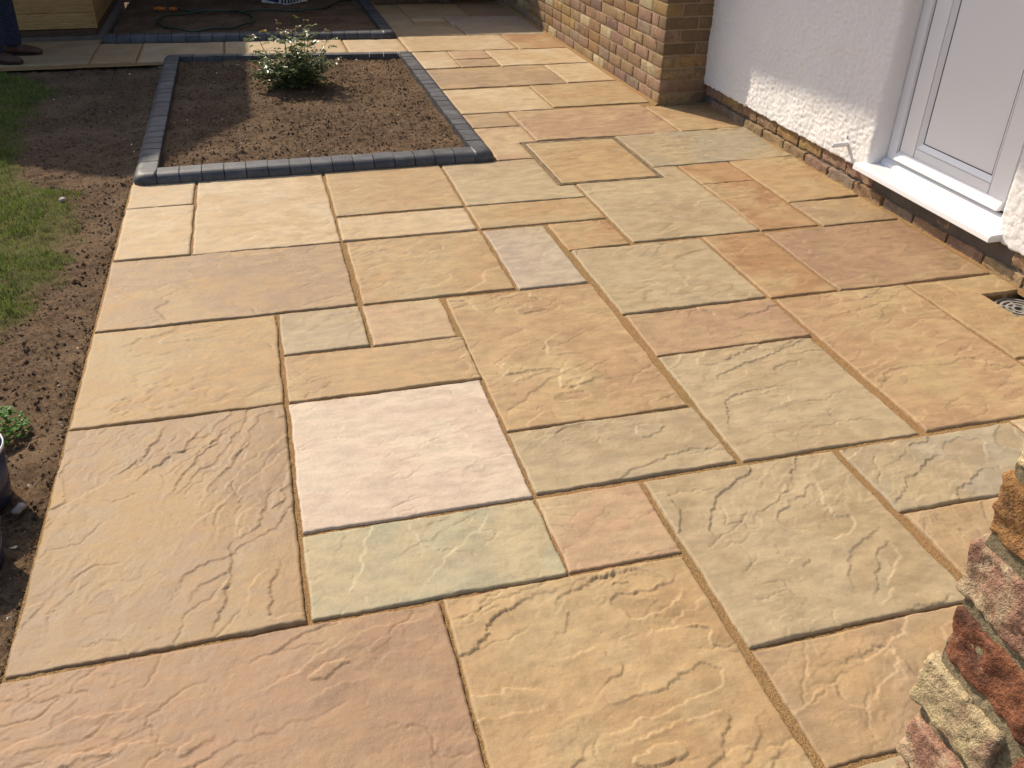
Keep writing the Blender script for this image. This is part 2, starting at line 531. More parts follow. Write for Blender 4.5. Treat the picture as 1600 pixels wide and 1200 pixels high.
def slab(parent, x0, x1, y0, y1, kind, rough=1.0, ang=None, notch=None, tone_at=None, name='paving_slab', warp=True, lift=0.0, z0=0.0):
    slab_no[0] += 1
    sd = slab_no[0]; rnd = random.Random(sd * 31 + 5)
    cy = (y0 + y1) / 2
    st = 0.0032 if cy < 0.36 else 0.004 if cy < 0.9 else 0.0055 if cy < 1.6 else 0.0075 if cy < 3 else 0.014 if cy < 5.3 else 0.025
    if cy < -1.0: st = 0.02
    def line(a, b, cut):
        pts = [a, b] + ([c for c in cut if a < c < b])
        pts += [p + 0.0042 for p in pts if p + 0.006 < b] + [p - 0.0042 for p in pts if p - 0.006 > a]
        pts.sort(); out = []
        for p, q in zip(pts[:-1], pts[1:]):
            out += list(np.linspace(p, q, max(2, int(round((q - p) / st)) + 1))[:-1])
        return np.array(out + [b])
    nx_ = notch or (None,) * 4
    xs = line(x0, x1, [c for c in nx_[:2] if c is not None]); ys = line(y0, y1, [c for c in nx_[2:] if c is not None])
    X, Y = np.meshgrid(xs, ys)
    nx, ny = len(xs), len(ys)
    i = np.arange(ny - 1)[:, None] * nx + np.arange(nx - 1)[None, :]
    F = np.stack([i, i + 1, i + 1 + nx, i + nx], -1).reshape(-1, 4)
    X = X.ravel(); Y = Y.ravel()
    d = np.minimum(np.minimum(X - x0, x1 - X), np.minimum(Y - y0, y1 - Y))
    if notch:
        a, b, c, e = [v if v is not None else w for v, w in zip(notch, (x0 - 1, x1 + 1, y0 - 1, y1 + 1))]
        inside = (X > a + 1e-6) & (X < b - 1e-6) & (Y > c + 1e-6) & (Y < e - 1e-6)
        mx = X[F].mean(1); my = Y[F].mean(1)
        F = F[~((mx > a) & (mx < b) & (my > c) & (my < e))]
        dx = np.maximum(np.maximum(a - X, X - b), 0); dy = np.maximum(np.maximum(c - Y, Y - e), 0)
        d = np.minimum(d, np.hypot(dx, dy))
    ang = rnd.uniform(-0.5, 0.5) if ang is None else ang
    h, lay, scar = riven(X, Y, sd, ang, rough, (ny, nx), st)
    # dressed, slightly chipped edges
    cw = 0.0041 + 0.003 * sst(0.1, 0.8, n2(X * 13 + sd, Y * 13)) + 0.013 * sst(0.5, 0.9, n2(X * 5.3 - sd, Y * 5.3))
    ed = np.clip(1 - d / cw, 0, 1)
    h = h * (1 - 0.5 * ed) - 0.0024 * ed ** 2
    tilt = (rnd.uniform(-1, 1) * 0.002, rnd.uniform(-1, 1) * 0.002)
    Z = z0 + np.maximum(h + 0.0012 + 0.0008 * rnd.uniform(-1, 1) + tilt[0] * (X - x0) + tilt[1] * (Y - y0), -0.0024 - 0.003 * ed)
    wob = np.clip(1 - d / 0.05, 0, 1)
    WX = X + wob * (0.0035 * fb2(X * 7 + sd, Y * 7, 2) + 0.0016 * fb2(X * 45, Y * 45 + sd, 2))
    WY = Y + wob * (0.0035 * fb2(X * 7 - sd, Y * 7 + 40, 2) + 0.0016 * fb2(X * 45 + 9, Y * 45 - sd, 2))
    # skirt
    e1 = np.concatenate([F[:, [0, 1]], F[:, [1, 2]], F[:, [2, 3]], F[:, [3, 0]]])
    key = np.minimum(e1[:, 0], e1[:, 1]).astype(np.int64) * len(X) + np.maximum(e1[:, 0], e1[:, 1])
    _, inv, cnt = np.unique(key, return_inverse=True, return_counts=True)
    be = e1[cnt[inv] == 1]
    bv = np.unique(be); mp = np.full(len(X), -1); mp[bv] = len(X) + np.arange(len(bv))
    SF = np.stack([be[:, 1], be[:, 0], mp[be[:, 0]], mp[be[:, 1]]], 1)
    V = np.stack([WX, WY, Z], 1)
    VB = V[bv].copy(); VB[:, 2] = z0 - 0.034
    V = np.concatenate([V, VB]); F = np.concatenate([F, SF])
    lay = np.concatenate([lay, lay[bv]]); scar = np.concatenate([scar, scar[bv]])
    if warp: V[:, 1] = shear(V[:, 0], V[:, 1])
    c = np.array([(x0 + x1) / 2, (y0 + y1) / 2, z0]); V -= c
    used = np.unique(F); mp2 = np.full(len(V), -1); mp2[used] = np.arange(len(used))
    V = V[used]; F = mp2[F]; lay = lay[used]; scar = scar[used]
    me = npmesh(name, V, F)
    at = me.attributes.new('layer', 'FLOAT', 'POINT'); at.data.foreach_set('value', np.clip(lay, 0, 1).astype(np.float32))
    at = me.attributes.new('scar', 'FLOAT', 'POINT'); at.data.foreach_set('value', np.clip(scar, 0, 1).astype(np.float32))
    o = link(name, me, M['stone'], parent, loc=tuple(c))
    tone_props(o, kind, rnd)
    return o


P = patio
SL = [  # x0, x1, y0, y1, stone, roughness, grain angle, notch
    (0.011, 0.598, 0.003, 0.592, 'cream', 0.35, 0.15), (0.009, 0.597, -0.292, -0.015, 'sage', 0.7, 0.5),
    (-0.605, -0.006, -0.293, 0.596, 'tan', 1.0, 1.0), (-0.612, 0.289, -0.905, -0.309, 'mauve', 1.25, 0.35),
    (0.300, 0.884, -1.200, -0.305, 'buff', 1.35, 0.2), (0.011, 0.604, 0.610, 0.882, 'brown', 0.7, 0.2),
    (-0.604, -0.005, 0.611, 1.198, 'buff', 0.9, 0.3), (0.011, 0.291, 0.905, 1.197, 'green', 0.6, 0.4),
    (0.307, 0.590, 0.896, 1.196, 'pinkish', 0.7, 0.1), (0.613, 1.180, 0.306, 1.182, 'brown', 1.1, 0.3),
    (0.614, 1.190, 0.010, 0.289, 'green', 0.9, 0.3), (0.606, 0.888, -0.289, -0.014, 'pinkish', 0.7, 0.1),
    (0.906, 1.476, -0.599, -0.015, 'green', 1.2, 0.6), (0.911, 1.487, -0.900, -0.612, 'tan', 1.2, 0.7),
    (1.503, 2.080, -0.291, -0.014, 'grey', 1.1, 0.7), (1.510, 2.08, -0.592, -0.304, 'tan', 0.9, 1.2),
    (1.211, 1.775, 0.007, 0.594, 'green', 1.0, 0.2), (1.213, 1.788, 0.612, 0.897, 'rosy', 1.2, 0.3),
    (1.812, 2.364, 0.010, 0.892, 'brown', 0.9, 0.3), (1.207, 1.784, 0.918, 1.494, 'green', 0.9, 0.2),
    (1.804, 2.078, 0.911, 1.506, 'orange', 0.6, -0.2), (2.095, 2.772, 0.906, 1.492, 'mauve', 0.8, 0.1),
    (0.312, 0.884, 1.214, 1.789, 'buff', 0.7, 0.3), (0.903, 1.170, 1.204, 1.786, 'lilac', 0.5, 0.8),
    (-0.602, 0.286, 1.215, 1.798, 'tan', 0.8, 0.1), (-0.602, -0.314, 1.822, 2.390, 'gold', 0.5, 0.5),
    (-0.602, -0.318, 2.405, 2.765, 'gold', 0.5, 0.2), (-0.301, 0.289, 1.814, 2.765, 'gold', 0.7, 0.2),
    (0.305, 0.886, 2.106, 2.765, 'buff', 0.6, 0.2), (0.303, 0.878, 1.818, 2.076, 'gold', 0.8, 0.1),
    (0.896, 1.476, 1.819, 2.086, 'buff', 0.3, 0.0), (1.199, 1.470, 1.510, 1.791, 'orange', 0.8, 0.1),
    (1.494, 2.086, 1.528, 2.425, 'green', 0.7, 0.2, (None, 1.966, 2.272, None)),
    (0.902, 1.476, 2.106, 2.700, 'green', 0.6, 0.3, (1.400, None, 2.272, None)),
    (1.205, 1.492, 2.716, 3.300, 'pinkish', 0.5, 0.2, (1.400, None, None, 2.988)),
    (1.214, 1.490, 3.318, 3.602, 'tan', 0.5, 0.2), (1.505, 2.372, 3.004, 3.606, 'rosy', 1.0, 0.4),
    (2.388, 2.796, 3.012, 3.552, 'buff', 0.5, 0.2), (1.973, 2.786, 2.440, 2.992, 'grey', 1.1, 0.1),
    (2.105, 2.384, 2.134, 2.423, 'orange', 0.9, 0.1), (2.098, 2.376, 1.526, 2.118, 'orange', 1.1, 0.3),
    (2.402, 2.780, 1.816, 2.428, 'buff', 0.8, 0.2), (2.398, 2.775, 1.510, 1.799, 'tan', 0.6, 0.2),
    (2.382, 2.782, 0.306, 0.889, 'buff', 0.7, 0.3, (2.612, None, 0.560, 0.748)),
    (2.382, 2.782, 0.008, 0.288, 'tan', 0.8, 0.3),
    # far end, towards the gate
    (1.214, 1.802, 3.625, 4.200, 'gold', 0.7, 0.2), (1.816, 2.462, 3.662, 4.222, 'buff', 0.9, 0.2),
    (1.212, 2.090, 4.250, 4.812, 'tan', 0.8, 0.2), (2.104, 2.462, 4.262, 4.815, 'gold', 0.7, 0.2),
    (1.212, 1.476, 4.850, 5.393, 'gold', 0.6, 0.2), (1.491, 1.775, 5.118, 5.396, 'pinkish', 0.6, 0.2),
    (1.486, 1.774, 4.856, 5.092, 'tan', 0.6, 0.2), (1.788, 2.462, 4.840, 5.375, 'gold', 0.6, 0.2),
    (1.205, 2.058, 5.414, 5.990, 'gold', 0.6, 0.2), (2.073, 2.462, 5.395, 5.990, 'orange', 0.6, 0.2),
    (1.203, 1.775, 6.010, 6.455, 'green', 0.6, 0.2), (1.790, 2.462, 6.008, 6.452, 'lilac', 0.6, 0.2),
    (1.203, 1.437, 6.475, 7.060, 'green', 0.6, 0.2), (1.452, 1.742, 6.475, 6.640, 'tan', 0.6, 0.2),
    (1.452, 1.742, 6.656, 6.840, 'gold', 0.6, 0.2), (1.758, 2.462, 6.470, 6.870, 'lilac', 0.6, 0.2),
    (1.452, 2.010, 6.886, 7.290, 'green', 0.6, 0.2), (2.025, 2.462, 6.886, 7.500, 'mauve', 0.6, 0.2),
    (1.203, 1.437, 7.076, 7.560, 'tan', 0.6, 0.2), (1.452, 2.010, 7.306, 7.560, 'buff', 0.6, 0.2),
    # behind and beside the photographer
    (-0.612, 0.289, -1.5, -0.921, 'buff', 1.0, 0.2), (0.300, 0.884, -1.80, -1.215, 'green', 1.0, 0.2),
    (0.900, 1.487, -1.5, -0.916, 'grey', 1.0, 0.3), (1.503, 2.08, -1.2, -0.608, 'buff', 1.0, 0.3),
    (2.095, 2.782, -0.90, -0.304, 'green', 1.0, 0.3), (2.095, 2.366, -0.291, -0.008, 'gold', 0.8, 0.3),
    (2.382, 2.782, -0.291, -0.008, 'mauve', 0.8, 0.3), (-0.612, 0.289, -2.4, -1.515, 'tan', 1.0, 0.2),
]
for s_ in SL:
    s_ = (s_[0] - 0.0015, s_[1] + 0.0015, s_[2] - 0.0015, s_[3] + 0.0015) + tuple(s_[4:])
    slab(P, *s_[:5], rough=s_[5], ang=s_[6], notch=s_[7] if len(s_) > 7 else None)

# path between the two beds
PT = [(-1.72, -1.128, 'tan'), (-1.113, -0.806, 'buff'), (-0.790, -0.190, 'gold'), (-0.175, 0.730, 'gold'), (0.745, 1.188, 'gold'),
      (-2.33, -1.735, 'buff'), (-2.94, -2.345, 'tan'), (-3.55, -2.955, 'grey')]
for a, b, k in PT:
    o = slab(path, a, b, 5.50, 6.165, k, rough=0.5, ang=0.2, warp=False)
    me = o.data; n = len(me.vertices); co = np.zeros(n * 3, np.float32); me.vertices.foreach_get('co', co); co = co.reshape(-1, 3)
    if a > -1.2:
        co[:, 1] += -0.100 * (co[:, 0] + o.location.x + 1.0)
    elif a > -4:
        co[:, 1] += np.where(co[:, 1] > 0, 0.18, 0.0) * np.clip(co[:, 1] / 0.33, 0, 1)
    me.vertices.foreach_set('co', co.ravel()); me.update()


# ---- soil and lawn
def lawn_edge(Y):
    ys = [-3, 0.6, 0.9, 1.12, 1.25, 1.42, 1.8, 2.4, 2.72, 2.95, 3.3, 4.2, 4.9, 5.2, 5.5]
    xs = [-2.6, -2.0, -1.5, -1.12, -0.93, -0.82, -0.79, -0.78, -0.86, -1.08, -1.22, -1.27, -1.22, -1.48, -1.7]
    return np.interp(Y, ys, xs) + 0.05 * fb2(Y * 3.1, Y * 0 + 4.2, 3)


def zsoil(X, Y):
    z = 0.012 * fb2(X * 3, Y * 3, 2) + 0.008 * fb2(X * 13, Y * 13, 4, 0.6) + 0.0045 * fb2(X * 45 + 5, Y * 45, 2, 0.6)
    return z


def soil_sheet(name, x0, x1, y0, y1, st, base, green=False, keep=None):
    o, X, Y = sheet(name, x0, x1, y0, y1, st, lambda X, Y: base(X, Y) + zsoil(X, Y), M['soil'], keep=keep)
    gm = np.zeros(len(X)) if not green else sst(-0.02, 0.10, lawn_edge(Y) + 0.06 * fb2(X * 6, Y * 6, 3) - X)
    at = o.data.attributes.new('green', 'FLOAT', 'POINT'); at.data.foreach_set('value', gm.astype(np.float32))
    tag(o, kind='structure')
    return o


bare = soil_sheet('bare_soil', -3.2, -0.595, -2.4, 5.47, 0.0115,
                  lambda X, Y: -0.016 - 0.012 * sst(-0.62, -0.72, X) + 0.018 * sst(0, 0.2, lawn_edge(Y) - X) + 0.012 * sst(-0.66, -0.60, X) * 0, True)
bed1s = soil_sheet('flower_bed_soil', -0.50, 1.10, 2.79, 5.40, 0.0095, lambda X, Y: 0.012 + 0.014 * np.sin((X + 0.5) * 1.96), False,
                   keep=lambda X, Y: Y < 5.40 - 0.115 * (X + 0.5))
bed2s = soil_sheet('far_bed_soil', -1.06, 1.10, 6.0, 8.15, 0.018, lambda X, Y: 0.014 + 0 * X, False,
                   keep=lambda X, Y: Y > 6.26 - 0.105 * (X + 1.06))


# ---- loose crumbs on the soil (uncountable)
def chunks(name, pts, smin, smax, mat, flat=0.7, seed=1):
    rs = np.random.RandomState(seed); n = len(pts)
    base = np.array([(1, 0, 0), (0, 1, 0), (-1, 0, 0), (0, -1, 0), (0, 0, 1), (0, 0, -1)], float)
    tri = np.array([(0, 1, 4), (1, 2, 4), (2, 3, 4), (3, 0, 4), (1, 0, 5), (2, 1, 5), (3, 2, 5), (0, 3, 5)])
    sz = smin + (smax - smin) * rs.rand(n, 1, 1) ** 5
    v = base[None] * (1 + 0.45 * rs.uniform(-1, 1, (n, 6, 3))) * sz
    v += sz * 0.35 * rs.uniform(-1, 1, (n, 6, 3)); v[:, :, 2] *= flat
    a = rs.uniform(0, 6.28, n); c, s = np.cos(a)[:, None], np.sin(a)[:, None]
    x = v[:, :, 0] * c - v[:, :, 1] * s; y = v[:, :, 0] * s + v[:, :, 1] * c
    v = np.stack([x, y, v[:, :, 2]], -1) + np.asarray(pts)[:, None, :]
    f = (np.arange(n)[:, None, None] * 6 + tri[None]).reshape(-1, 3)
    return link(name, npmesh(name, v.reshape(-1, 3), f, False), mat)


rs = np.random.RandomState(11)


def scatter(n, x0, x1, y0, y1, zf, ok=None):
    x = rs.uniform(x0, x1, n); y = rs.uniform(y0, y1, n)
    if ok is not None:
        k = ok(x, y); x = x[k]; y = y[k]
    return np.stack([x, y, zf(x, y)], 1)


zb1 = lambda X, Y: 0.012 + 0.014 * np.sin((X + 0.5) * 1.96) + zsoil(X, Y) + 0.001
zbl = lambda X, Y: -0.016 - 0.012 * sst(-0.62, -0.72, X) + 0.018 * sst(0, 0.2, lawn_edge(Y) - X) + zsoil(X, Y) + 0.001
ok1 = lambda x, y: y < 5.33 - 0.115 * (x + 0.5)
okl = lambda x, y: x > lawn_edge(y) - 0.02
tag(chunks('soil_crumbs', np.concatenate([scatter(15000, -0.46, 1.06, 2.84, 5.3, zb1, ok1),
                                          scatter(13000, -1.5, -0.61, -0.9, 2.9, zbl, okl), scatter(6000, -1.6, -0.61, 2.9, 5.4, zbl, okl)]),
           0.0014, 0.0095, M['soil'], 0.8, 5),
    'loose brown soil crumbs scattered over the beds', 'soil', kind='stuff')
tag(chunks('pale_stone_chips', np.concatenate([scatter(230, -0.46, 1.06, 2.84, 5.3, zb1, ok1), scatter(160, -1.4, -0.62, -0.6, 2.8, zbl, okl),
                                               scatter(60, -1.4, -0.62, 2.8, 5.4, zbl, okl)]),
           0.002, 0.0085, M['chips'], 0.6, 8),
    'small pale stone chips lying in the bare soil', 'gravel', kind='stuff')
# sand spilled along the raw patio edge
def sandx(n):
    y = rs.uniform(-0.6, 2.7, n); x = -0.612 - np.abs(rs.normal(0, 0.016, n)) * (0.4 + 0.9 * (n2(y * 4, y * 0) > 0.1))
    return np.stack([x, y, -0.012 + zsoil(x, y) * 0.5], 1)
tag(chunks('spilled_sand', sandx(2600), 0.0015, 0.005, M['joint'], 0.8, 15), 'spilled jointing sand along the raw patio edge', 'sand', kind='stuff')


# ---- grass
def blades(name, n, x0, x1, y0, y1, hmin, hmax, seed):
    r = np.random.RandomState(seed)
    x = r.uniform(x0, x1, n); y = r.uniform(y0, y1, n)
    e = lawn_edge(y) + 0.06 * fb2(x * 6, y * 6, 3) - x
    dens = sst(-0.03, 0.09, e) * (0.18 + 0.82 * sst(-0.3, 0.3, fb2(x * 4, y * 4 + 3, 3)))
    k = r.rand(n) < dens
    x = x[k]; y = y[k]; n = len(x)
    z = zbl(x, y) - 0.004
    h = r.uniform(hmin, hmax, n) * (0.6 + 0.5 * sst(0, 0.2, e[k])); w = r.uniform(0.0011, 0.0020, n)
    a = r.uniform(0, 6.283, n); la = r.uniform(0, 6.283, n); ln = h * r.uniform(0.2, 1.1, n)
    dx, dy = np.cos(a) * w, np.sin(a) * w; lx, ly = np.cos(la) * ln, np.sin(la) * ln
    b0 = np.stack([x - dx, y - dy, z], 1); b1 = np.stack([x + dx, y + dy, z], 1)
    m0 = np.stack([x - dx * .8 + lx * .35, y - dy * .8 + ly * .35, z + h * .6], 1); m1 = np.stack([x + dx * .8 + lx * .35, y + dy * .8 + ly * .35, z + h * .6], 1)
    t = np.stack([x + lx, y + ly, z + h], 1)
    V = np.stack([b0, b1, m1, m0, t], 1).reshape(-1, 3)
    i = np.arange(n)[:, None] * 5
    F = np.concatenate([i + np.array([[0, 1, 2]]), i + np.array([[0, 2, 3]]), i + np.array([[3, 2, 4]])])
    return link(name, npmesh(name, V, F, False), M['grass'])


tag(blades('grass', 120000, -2.4, -0.6, 0.7, 5.45, 0.016, 0.036, 4), 'short patchy green lawn grass left of the bare soil', 'grass', kind='stuff')


# ================================================================== KERBED BEDS
def kerb_profile():
    w, h, r = 0.112, 0.052, 0.042           # p = distance inwards from the outer face
    pr = [(0.0, -0.07), (w, -0.07), (w, h)]
    for i in range(7):
        a = math.pi / 2 * i / 6
        pr.append((r - r * math.sin(a), h - r + r * math.cos(a)))
    return pr


KP = kerb_profile()


def kerb_mesh(length, kind=0):
    b = MB(); b.prism([(-q[0], q[1]) for q in KP], 0.001, length - 0.002, 'x')
    # outer face at y = 0, bullnose outwards (-y side is inwards)
    me = bpy.data.meshes.new('edging_block'); import bmesh
    me.from_pydata(b.v, [], b.f); bm = bmesh.new(); bm.from_mesh(me)
    bmesh.ops.recalc_face_normals(bm, faces=bm.faces)
    es = [e for e in bm.edges if len(e.link_faces) == 2 and e.calc_face_angle(0) > 1.0]
    bmesh.ops.bevel(bm, geom=es, offset=0.0022, segments=2, affect='EDGES')
    bm.to_mesh(me); bm.free()
    me.materials.append(M['kerb'])
    return me


def corner_mesh():
    """quarter bullnose corner block: the profile turned round its inner corner"""
    w = 0.112; v = []; f = []; n = 9; k = len(KP)
    for i in range(n + 1):
        t = i / n * math.pi / 2
        # superellipse-like square corner softened
        for p, z in KP:
            r = w - p
            e = 5.0 if p < 0.03 else 8.0
            cx, sx = math.cos(t), math.sin(t)
            m = (abs(cx) ** e + abs(sx) ** e) ** (-1 / e)
            v.append((r * cx * m, r * sx * m, z))
    for i in range(n):
        for j in range(k):
            f.append((i * k + j, i * k + (j + 1) % k, (i + 1) * k + (j + 1) % k, (i + 1) * k + j))
    f.append(tuple(range(k))); f.append(tuple(n * k + j for j in range(k))[::-1])
    b = MB(); b.v = v; b.f = f
    return b


def kerb_run(parent, p0, p1, unit=0.1035):
    """blocks from p0 to p1; the outer face is on the left-hand side of travel"""
    p0 = Vector(p0); p1 = Vector(p1); d = p1 - p0; L = d.length; n = max(1, round(L / unit)); u = L / n
    me = kerb_mesh(u); a = math.atan2(d.y, d.x)
    for i in range(n):
        q = p0 + d * (i / n)
        o = link('edging_block', me, None, parent, loc=(q.x, q.y, random.uniform(-0.0015, 0.0015)))
        o.rotation_euler = (random.uniform(-0.008, 0.008), random.uniform(-0.006, 0.006), a + random.uniform(-0.006, 0.006))
        o['tone'] = random.random()


def kerb_corner(parent, c, rz):
    o = corner_mesh().build('edging_corner', M['kerb'], parent, smooth=True)
    o.location = (c[0], c[1], 0.0006); o.rotation_euler = (0, 0, rz); o['tone'] = 0.15
    return o


W = 0.112
e1 = empty('bed_edging', (0.3, 2.7, 0))
tag(e1, 'charcoal bullnose block edging round the near flower bed with the bush', 'edging', 'flower bed edgings')
e1.location = (0, 0, 0)
xl, xr, yf = -0.600, 1.192, 2.703
ybl, ybr = 5.455, 5.255
kerb_run(e1, (xr - W, yf), (xl + W, yf))                    # front, outer face towards the camera
kerb_run(e1, (xl, yf + W), (xl, ybl - W))                   # left
kerb_run(e1, (xl + W, ybl), (xr - W, ybr))                  # back
kerb_run(e1, (xr, ybr - W), (xr, yf + W))                   # right
kerb_corner(e1, (xl + W, yf + W), math.pi); kerb_corner(e1, (xr - W, yf + W), -math.pi / 2)
kerb_corner(e1, (xl + W, ybl - W), math.pi / 2); kerb_corner(e1, (xr - W, ybr - W), 0)
e2 = empty('bed_edging')
tag(e2, 'charcoal bullnose block edging round the far shaded bed with the hose', 'edging', 'flower bed edgings')
y2l, y2r = 6.205, 5.985
kerb_run(e2, (1.19 - W, y2r), (-1.10, y2l))
kerb_run(e2, (1.19, 8.1), (1.19, y2r + W))
kerb_corner(e2, (1.19 - W, y2r + W), -math.pi / 2)


# ================================================================== BRICKS
BT = {
    'buff': ((0.33, 0.235, 0.125), (0.25, 0.16, 0.09)), 'yellow': ((0.36, 0.245, 0.105), (0.28, 0.175, 0.08)),
    'brown': ((0.235, 0.145, 0.085), (0.31, 0.20, 0.115)), 'purple': ((0.19, 0.118, 0.095), (0.24, 0.15, 0.11)),
    'rose': ((0.26, 0.160, 0.110), (0.32, 0.21, 0.135)), 'cream': ((0.48, 0.40, 0.25), (0.38, 0.28, 0.155)),
    'ochre': ((0.31, 0.19, 0.080), (0.23, 0.135, 0.07)), 'grey': ((0.22, 0.165, 0.12), (0.29, 0.21, 0.14)),
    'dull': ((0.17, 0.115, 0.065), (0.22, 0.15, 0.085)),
    'red': ((0.21, 0.085, 0.044), (0.13, 0.058, 0.038)), 'pale': ((0.54, 0.43, 0.245), (0.30, 0.19, 0.13)),
    'rust': ((0.29, 0.15, 0.055), (0.15, 0.08, 0.042)), 'mottled': ((0.31, 0.17, 0.115), (0.54, 0.43, 0.265)),
}


def brick_mesh(lx, ly, lz, seed, st=0.045, amp=0.0016, rnd=0.0035):
    """box from 0 to (lx,ly,lz), worn corners"""
    nx, ny, nz = [max(2, int(round(l / st))) for l in (lx, ly, lz)]
    idx = {}; V = []; F = []
    def cuts(l, n): return [0.0, rnd] + [l * t / n for t in range(1, n) if rnd * 1.5 < l * t / n < l - rnd * 1.5] + [l - rnd, l]
    cx, cy, cz_ = cuts(lx, nx), cuts(ly, ny), cuts(lz, nz)
    nx, ny, nz = len(cx) - 1, len(cy) - 1, len(cz_) - 1
    def vid(i, j, k):
        if (i, j, k) not in idx:
            idx[(i, j, k)] = len(V); V.append((cx[i], cy[j], cz_[k]))
        return idx[(i, j, k)]
    for i in range(nx):
        for j in range(ny):
            F.append([vid(i, j, 0), vid(i, j + 1, 0), vid(i + 1, j + 1, 0), vid(i + 1, j, 0)])
            F.append([vid(i, j, nz), vid(i + 1, j, nz), vid(i + 1, j + 1, nz), vid(i, j + 1, nz)])
    for i in range(nx):
        for k in range(nz):
            F.append([vid(i, 0, k), vid(i + 1, 0, k), vid(i + 1, 0, k + 1), vid(i, 0, k + 1)])
            F.append([vid(i, ny, k), vid(i, ny, k + 1), vid(i + 1, ny, k + 1), vid(i + 1, ny, k)])
    for j in range(ny):
        for k in range(nz):
            F.append([vid(0, j, k), vid(0, j, k + 1), vid(0, j + 1, k + 1), vid(0, j + 1, k)])
            F.append([vid(nx, j, k), vid(nx, j + 1, k), vid(nx, j + 1, k + 1), vid(nx, j, k + 1)])
    V = np.array(V); half = np.array([lx, ly, lz]) / 2; q = V - half
    inner = half - rnd
    cl = np.clip(q, -inner, inner); dv = q - cl
    L = np.linalg.norm(dv, axis=1, keepdims=True)
    q = cl + np.where(L > 1e-9, dv / np.maximum(L, 1e-9) * np.minimum(L, rnd), 0)
    nrm = q / half; nrm = np.sign(nrm) * np.abs(nrm) ** 6; nrm /= np.maximum(np.linalg.norm(nrm, axis=1, keepdims=True), 1e-6)
    pp = q + seed * 1.37
    q = q + nrm * (amp * (fb3(pp * 24, 2) + 0.7 * fb3(pp * 85, 3, 0.62)))[:, None]
    return npmesh('brick', q + half, np.array(F), True)


STRETCH = [brick_mesh(0.215, 0.1025, 0.065, i) for i in range(6)]
HEADX = [brick_mesh(0.1025, 0.1025, 0.065, 10 + i) for i in range(3)]
for me in STRETCH + HEADX: me.materials.append(M['brick'])
PAL = ['buff', 'brown', 'rose', 'brown', 'yellow', 'buff', 'purple', 'rose', 'ochre', 'rose', 'cream', 'brown', 'brown', 'rose', 'grey', 'buff', 'rose']


def put_brick(parent, me, loc, rz, kind, rnd, mat=None):
    o = link('brick', me, mat, parent, loc=(loc[0], loc[1], loc[2]))
    o.rotation_euler = (rnd.uniform(-0.006, 0.006), rnd.uniform(-0.006, 0.006), rz + rnd.uniform(-0.008, 0.008))
    for nm, c in zip(('tone_a', 'tone_b'), BT[kind]):
        j = rnd.uniform(0.85, 1.18); o[nm] = [x * j for x in c]
    return o


# ================================================================== HOUSE
house = empty('house', (2.8, 3.56, 0)); house.location = (0, 0, 0)
tag(house, 'house with yellow brick wing and white rendered wall holding a white door', 'house')
XW, YP = 2.474, 3.562           # brick wing: left face and front face
core = MB(); core.box(XW + 0.0045, 5.2, YP + 0.0045, 8.6, -0.05, 0.752)
bw = core.build('brick_wall', M['mortar'], house)
rb = random.Random(5)
NC = 10
for k in range(NC):
    z = 0.006 + 0.075 * k
    odd = k % 2
    if odd:   # corner stretcher lies along the left face
        put_brick(bw, rb.choice(STRETCH), (XW + 0.1025, YP, z), math.pi / 2, rb.choice(PAL), rb)
        y = YP + 0.225
        put_brick(bw, rb.choice(STRETCH), (XW + 0.1125, YP, z), 0, rb.choice(['dull', 'brown', 'dull', 'ochre']), rb)  # front bricks stained brown, and picked darker to deepen this face's shade
    else:     # corner stretcher lies along the front face, header on the left
        put_brick(bw, rb.choice(STRETCH), (XW, YP, z), 0, rb.choice(['dull', 'brown', 'buff', 'ochre', 'dull']), rb)  # brown stained front tones again, with the face's shade in the colour
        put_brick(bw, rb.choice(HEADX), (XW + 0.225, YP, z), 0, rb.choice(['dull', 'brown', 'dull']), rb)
        y = YP + 0.1125
    while y < 7.6:
        if rb.random() < 0.12:
            put_brick(bw, rb.choice(HEADX), (XW + rb.uniform(-0.002, 0.002), y, z), 0, rb.choice(PAL), rb); y += 0.1125
        else:
            put_brick(bw, rb.choice(STRETCH), (XW + 0.1025 + rb.uniform(-0.0025, 0.0025), y, z), math.pi / 2, rb.choice(PAL), rb); y += 0.225


def mat_bricktex():
    s = NT('stock_brickwork', 0.88, 0.2)
    sep = s.n('ShaderNodeSeparateXYZ'); s.link(s.pos, sep.inputs[0])
    cmb = s.n('ShaderNodeCombineXYZ'); s.link(s.math('ADD', sep.outputs[0], sep.outputs[1]), cmb.inputs[0]); s.link(sep.outputs[2], cmb.inputs[1])
    b = s.n('ShaderNodeTexBrick'); s.link(cmb.outputs[0], b.inputs['Vector'])
    b.inputs['Scale'].default_value = 1.0; b.inputs['Brick Width'].default_value = 0.225; b.inputs['Row Height'].default_value = 0.075
    b.inputs['Mortar Size'].default_value = 0.005
    b.inputs['Color1'].default_value = (0.36, 0.24, 0.11, 1); b.inputs['Color2'].default_value = (0.20, 0.12, 0.08, 1); b.inputs['Mortar'].default_value = (0.36, 0.28, 0.17, 1)
    cc = s.mix(1.0, b.outputs[0], s.mix(s.noise(60, 5, 0.7), grey(0.6), grey(1.35)), 'MULTIPLY')
    return s.fin(cc, None, s.bump(b.outputs[1], 0.004, 0.3))


M['bricktex'] = mat_bricktex()
up = MB(); up.box(XW, 5.2, YP, 8.6, 0.755, 2.75)
up.build('upper_brick_wall', M['bricktex'], house)
# sloping mortar fillet at the foot of the wing
fl = MB(); fl.prism([(XW - 0.022, -0.01), (XW + 0.02, -0.01), (XW + 0.02, 0.018), (XW - 0.004, 0.013), (XW - 0.018, 0.003)], YP, 7.6, 'y')
fl.build('mortar_fillet', M['joint'], house)

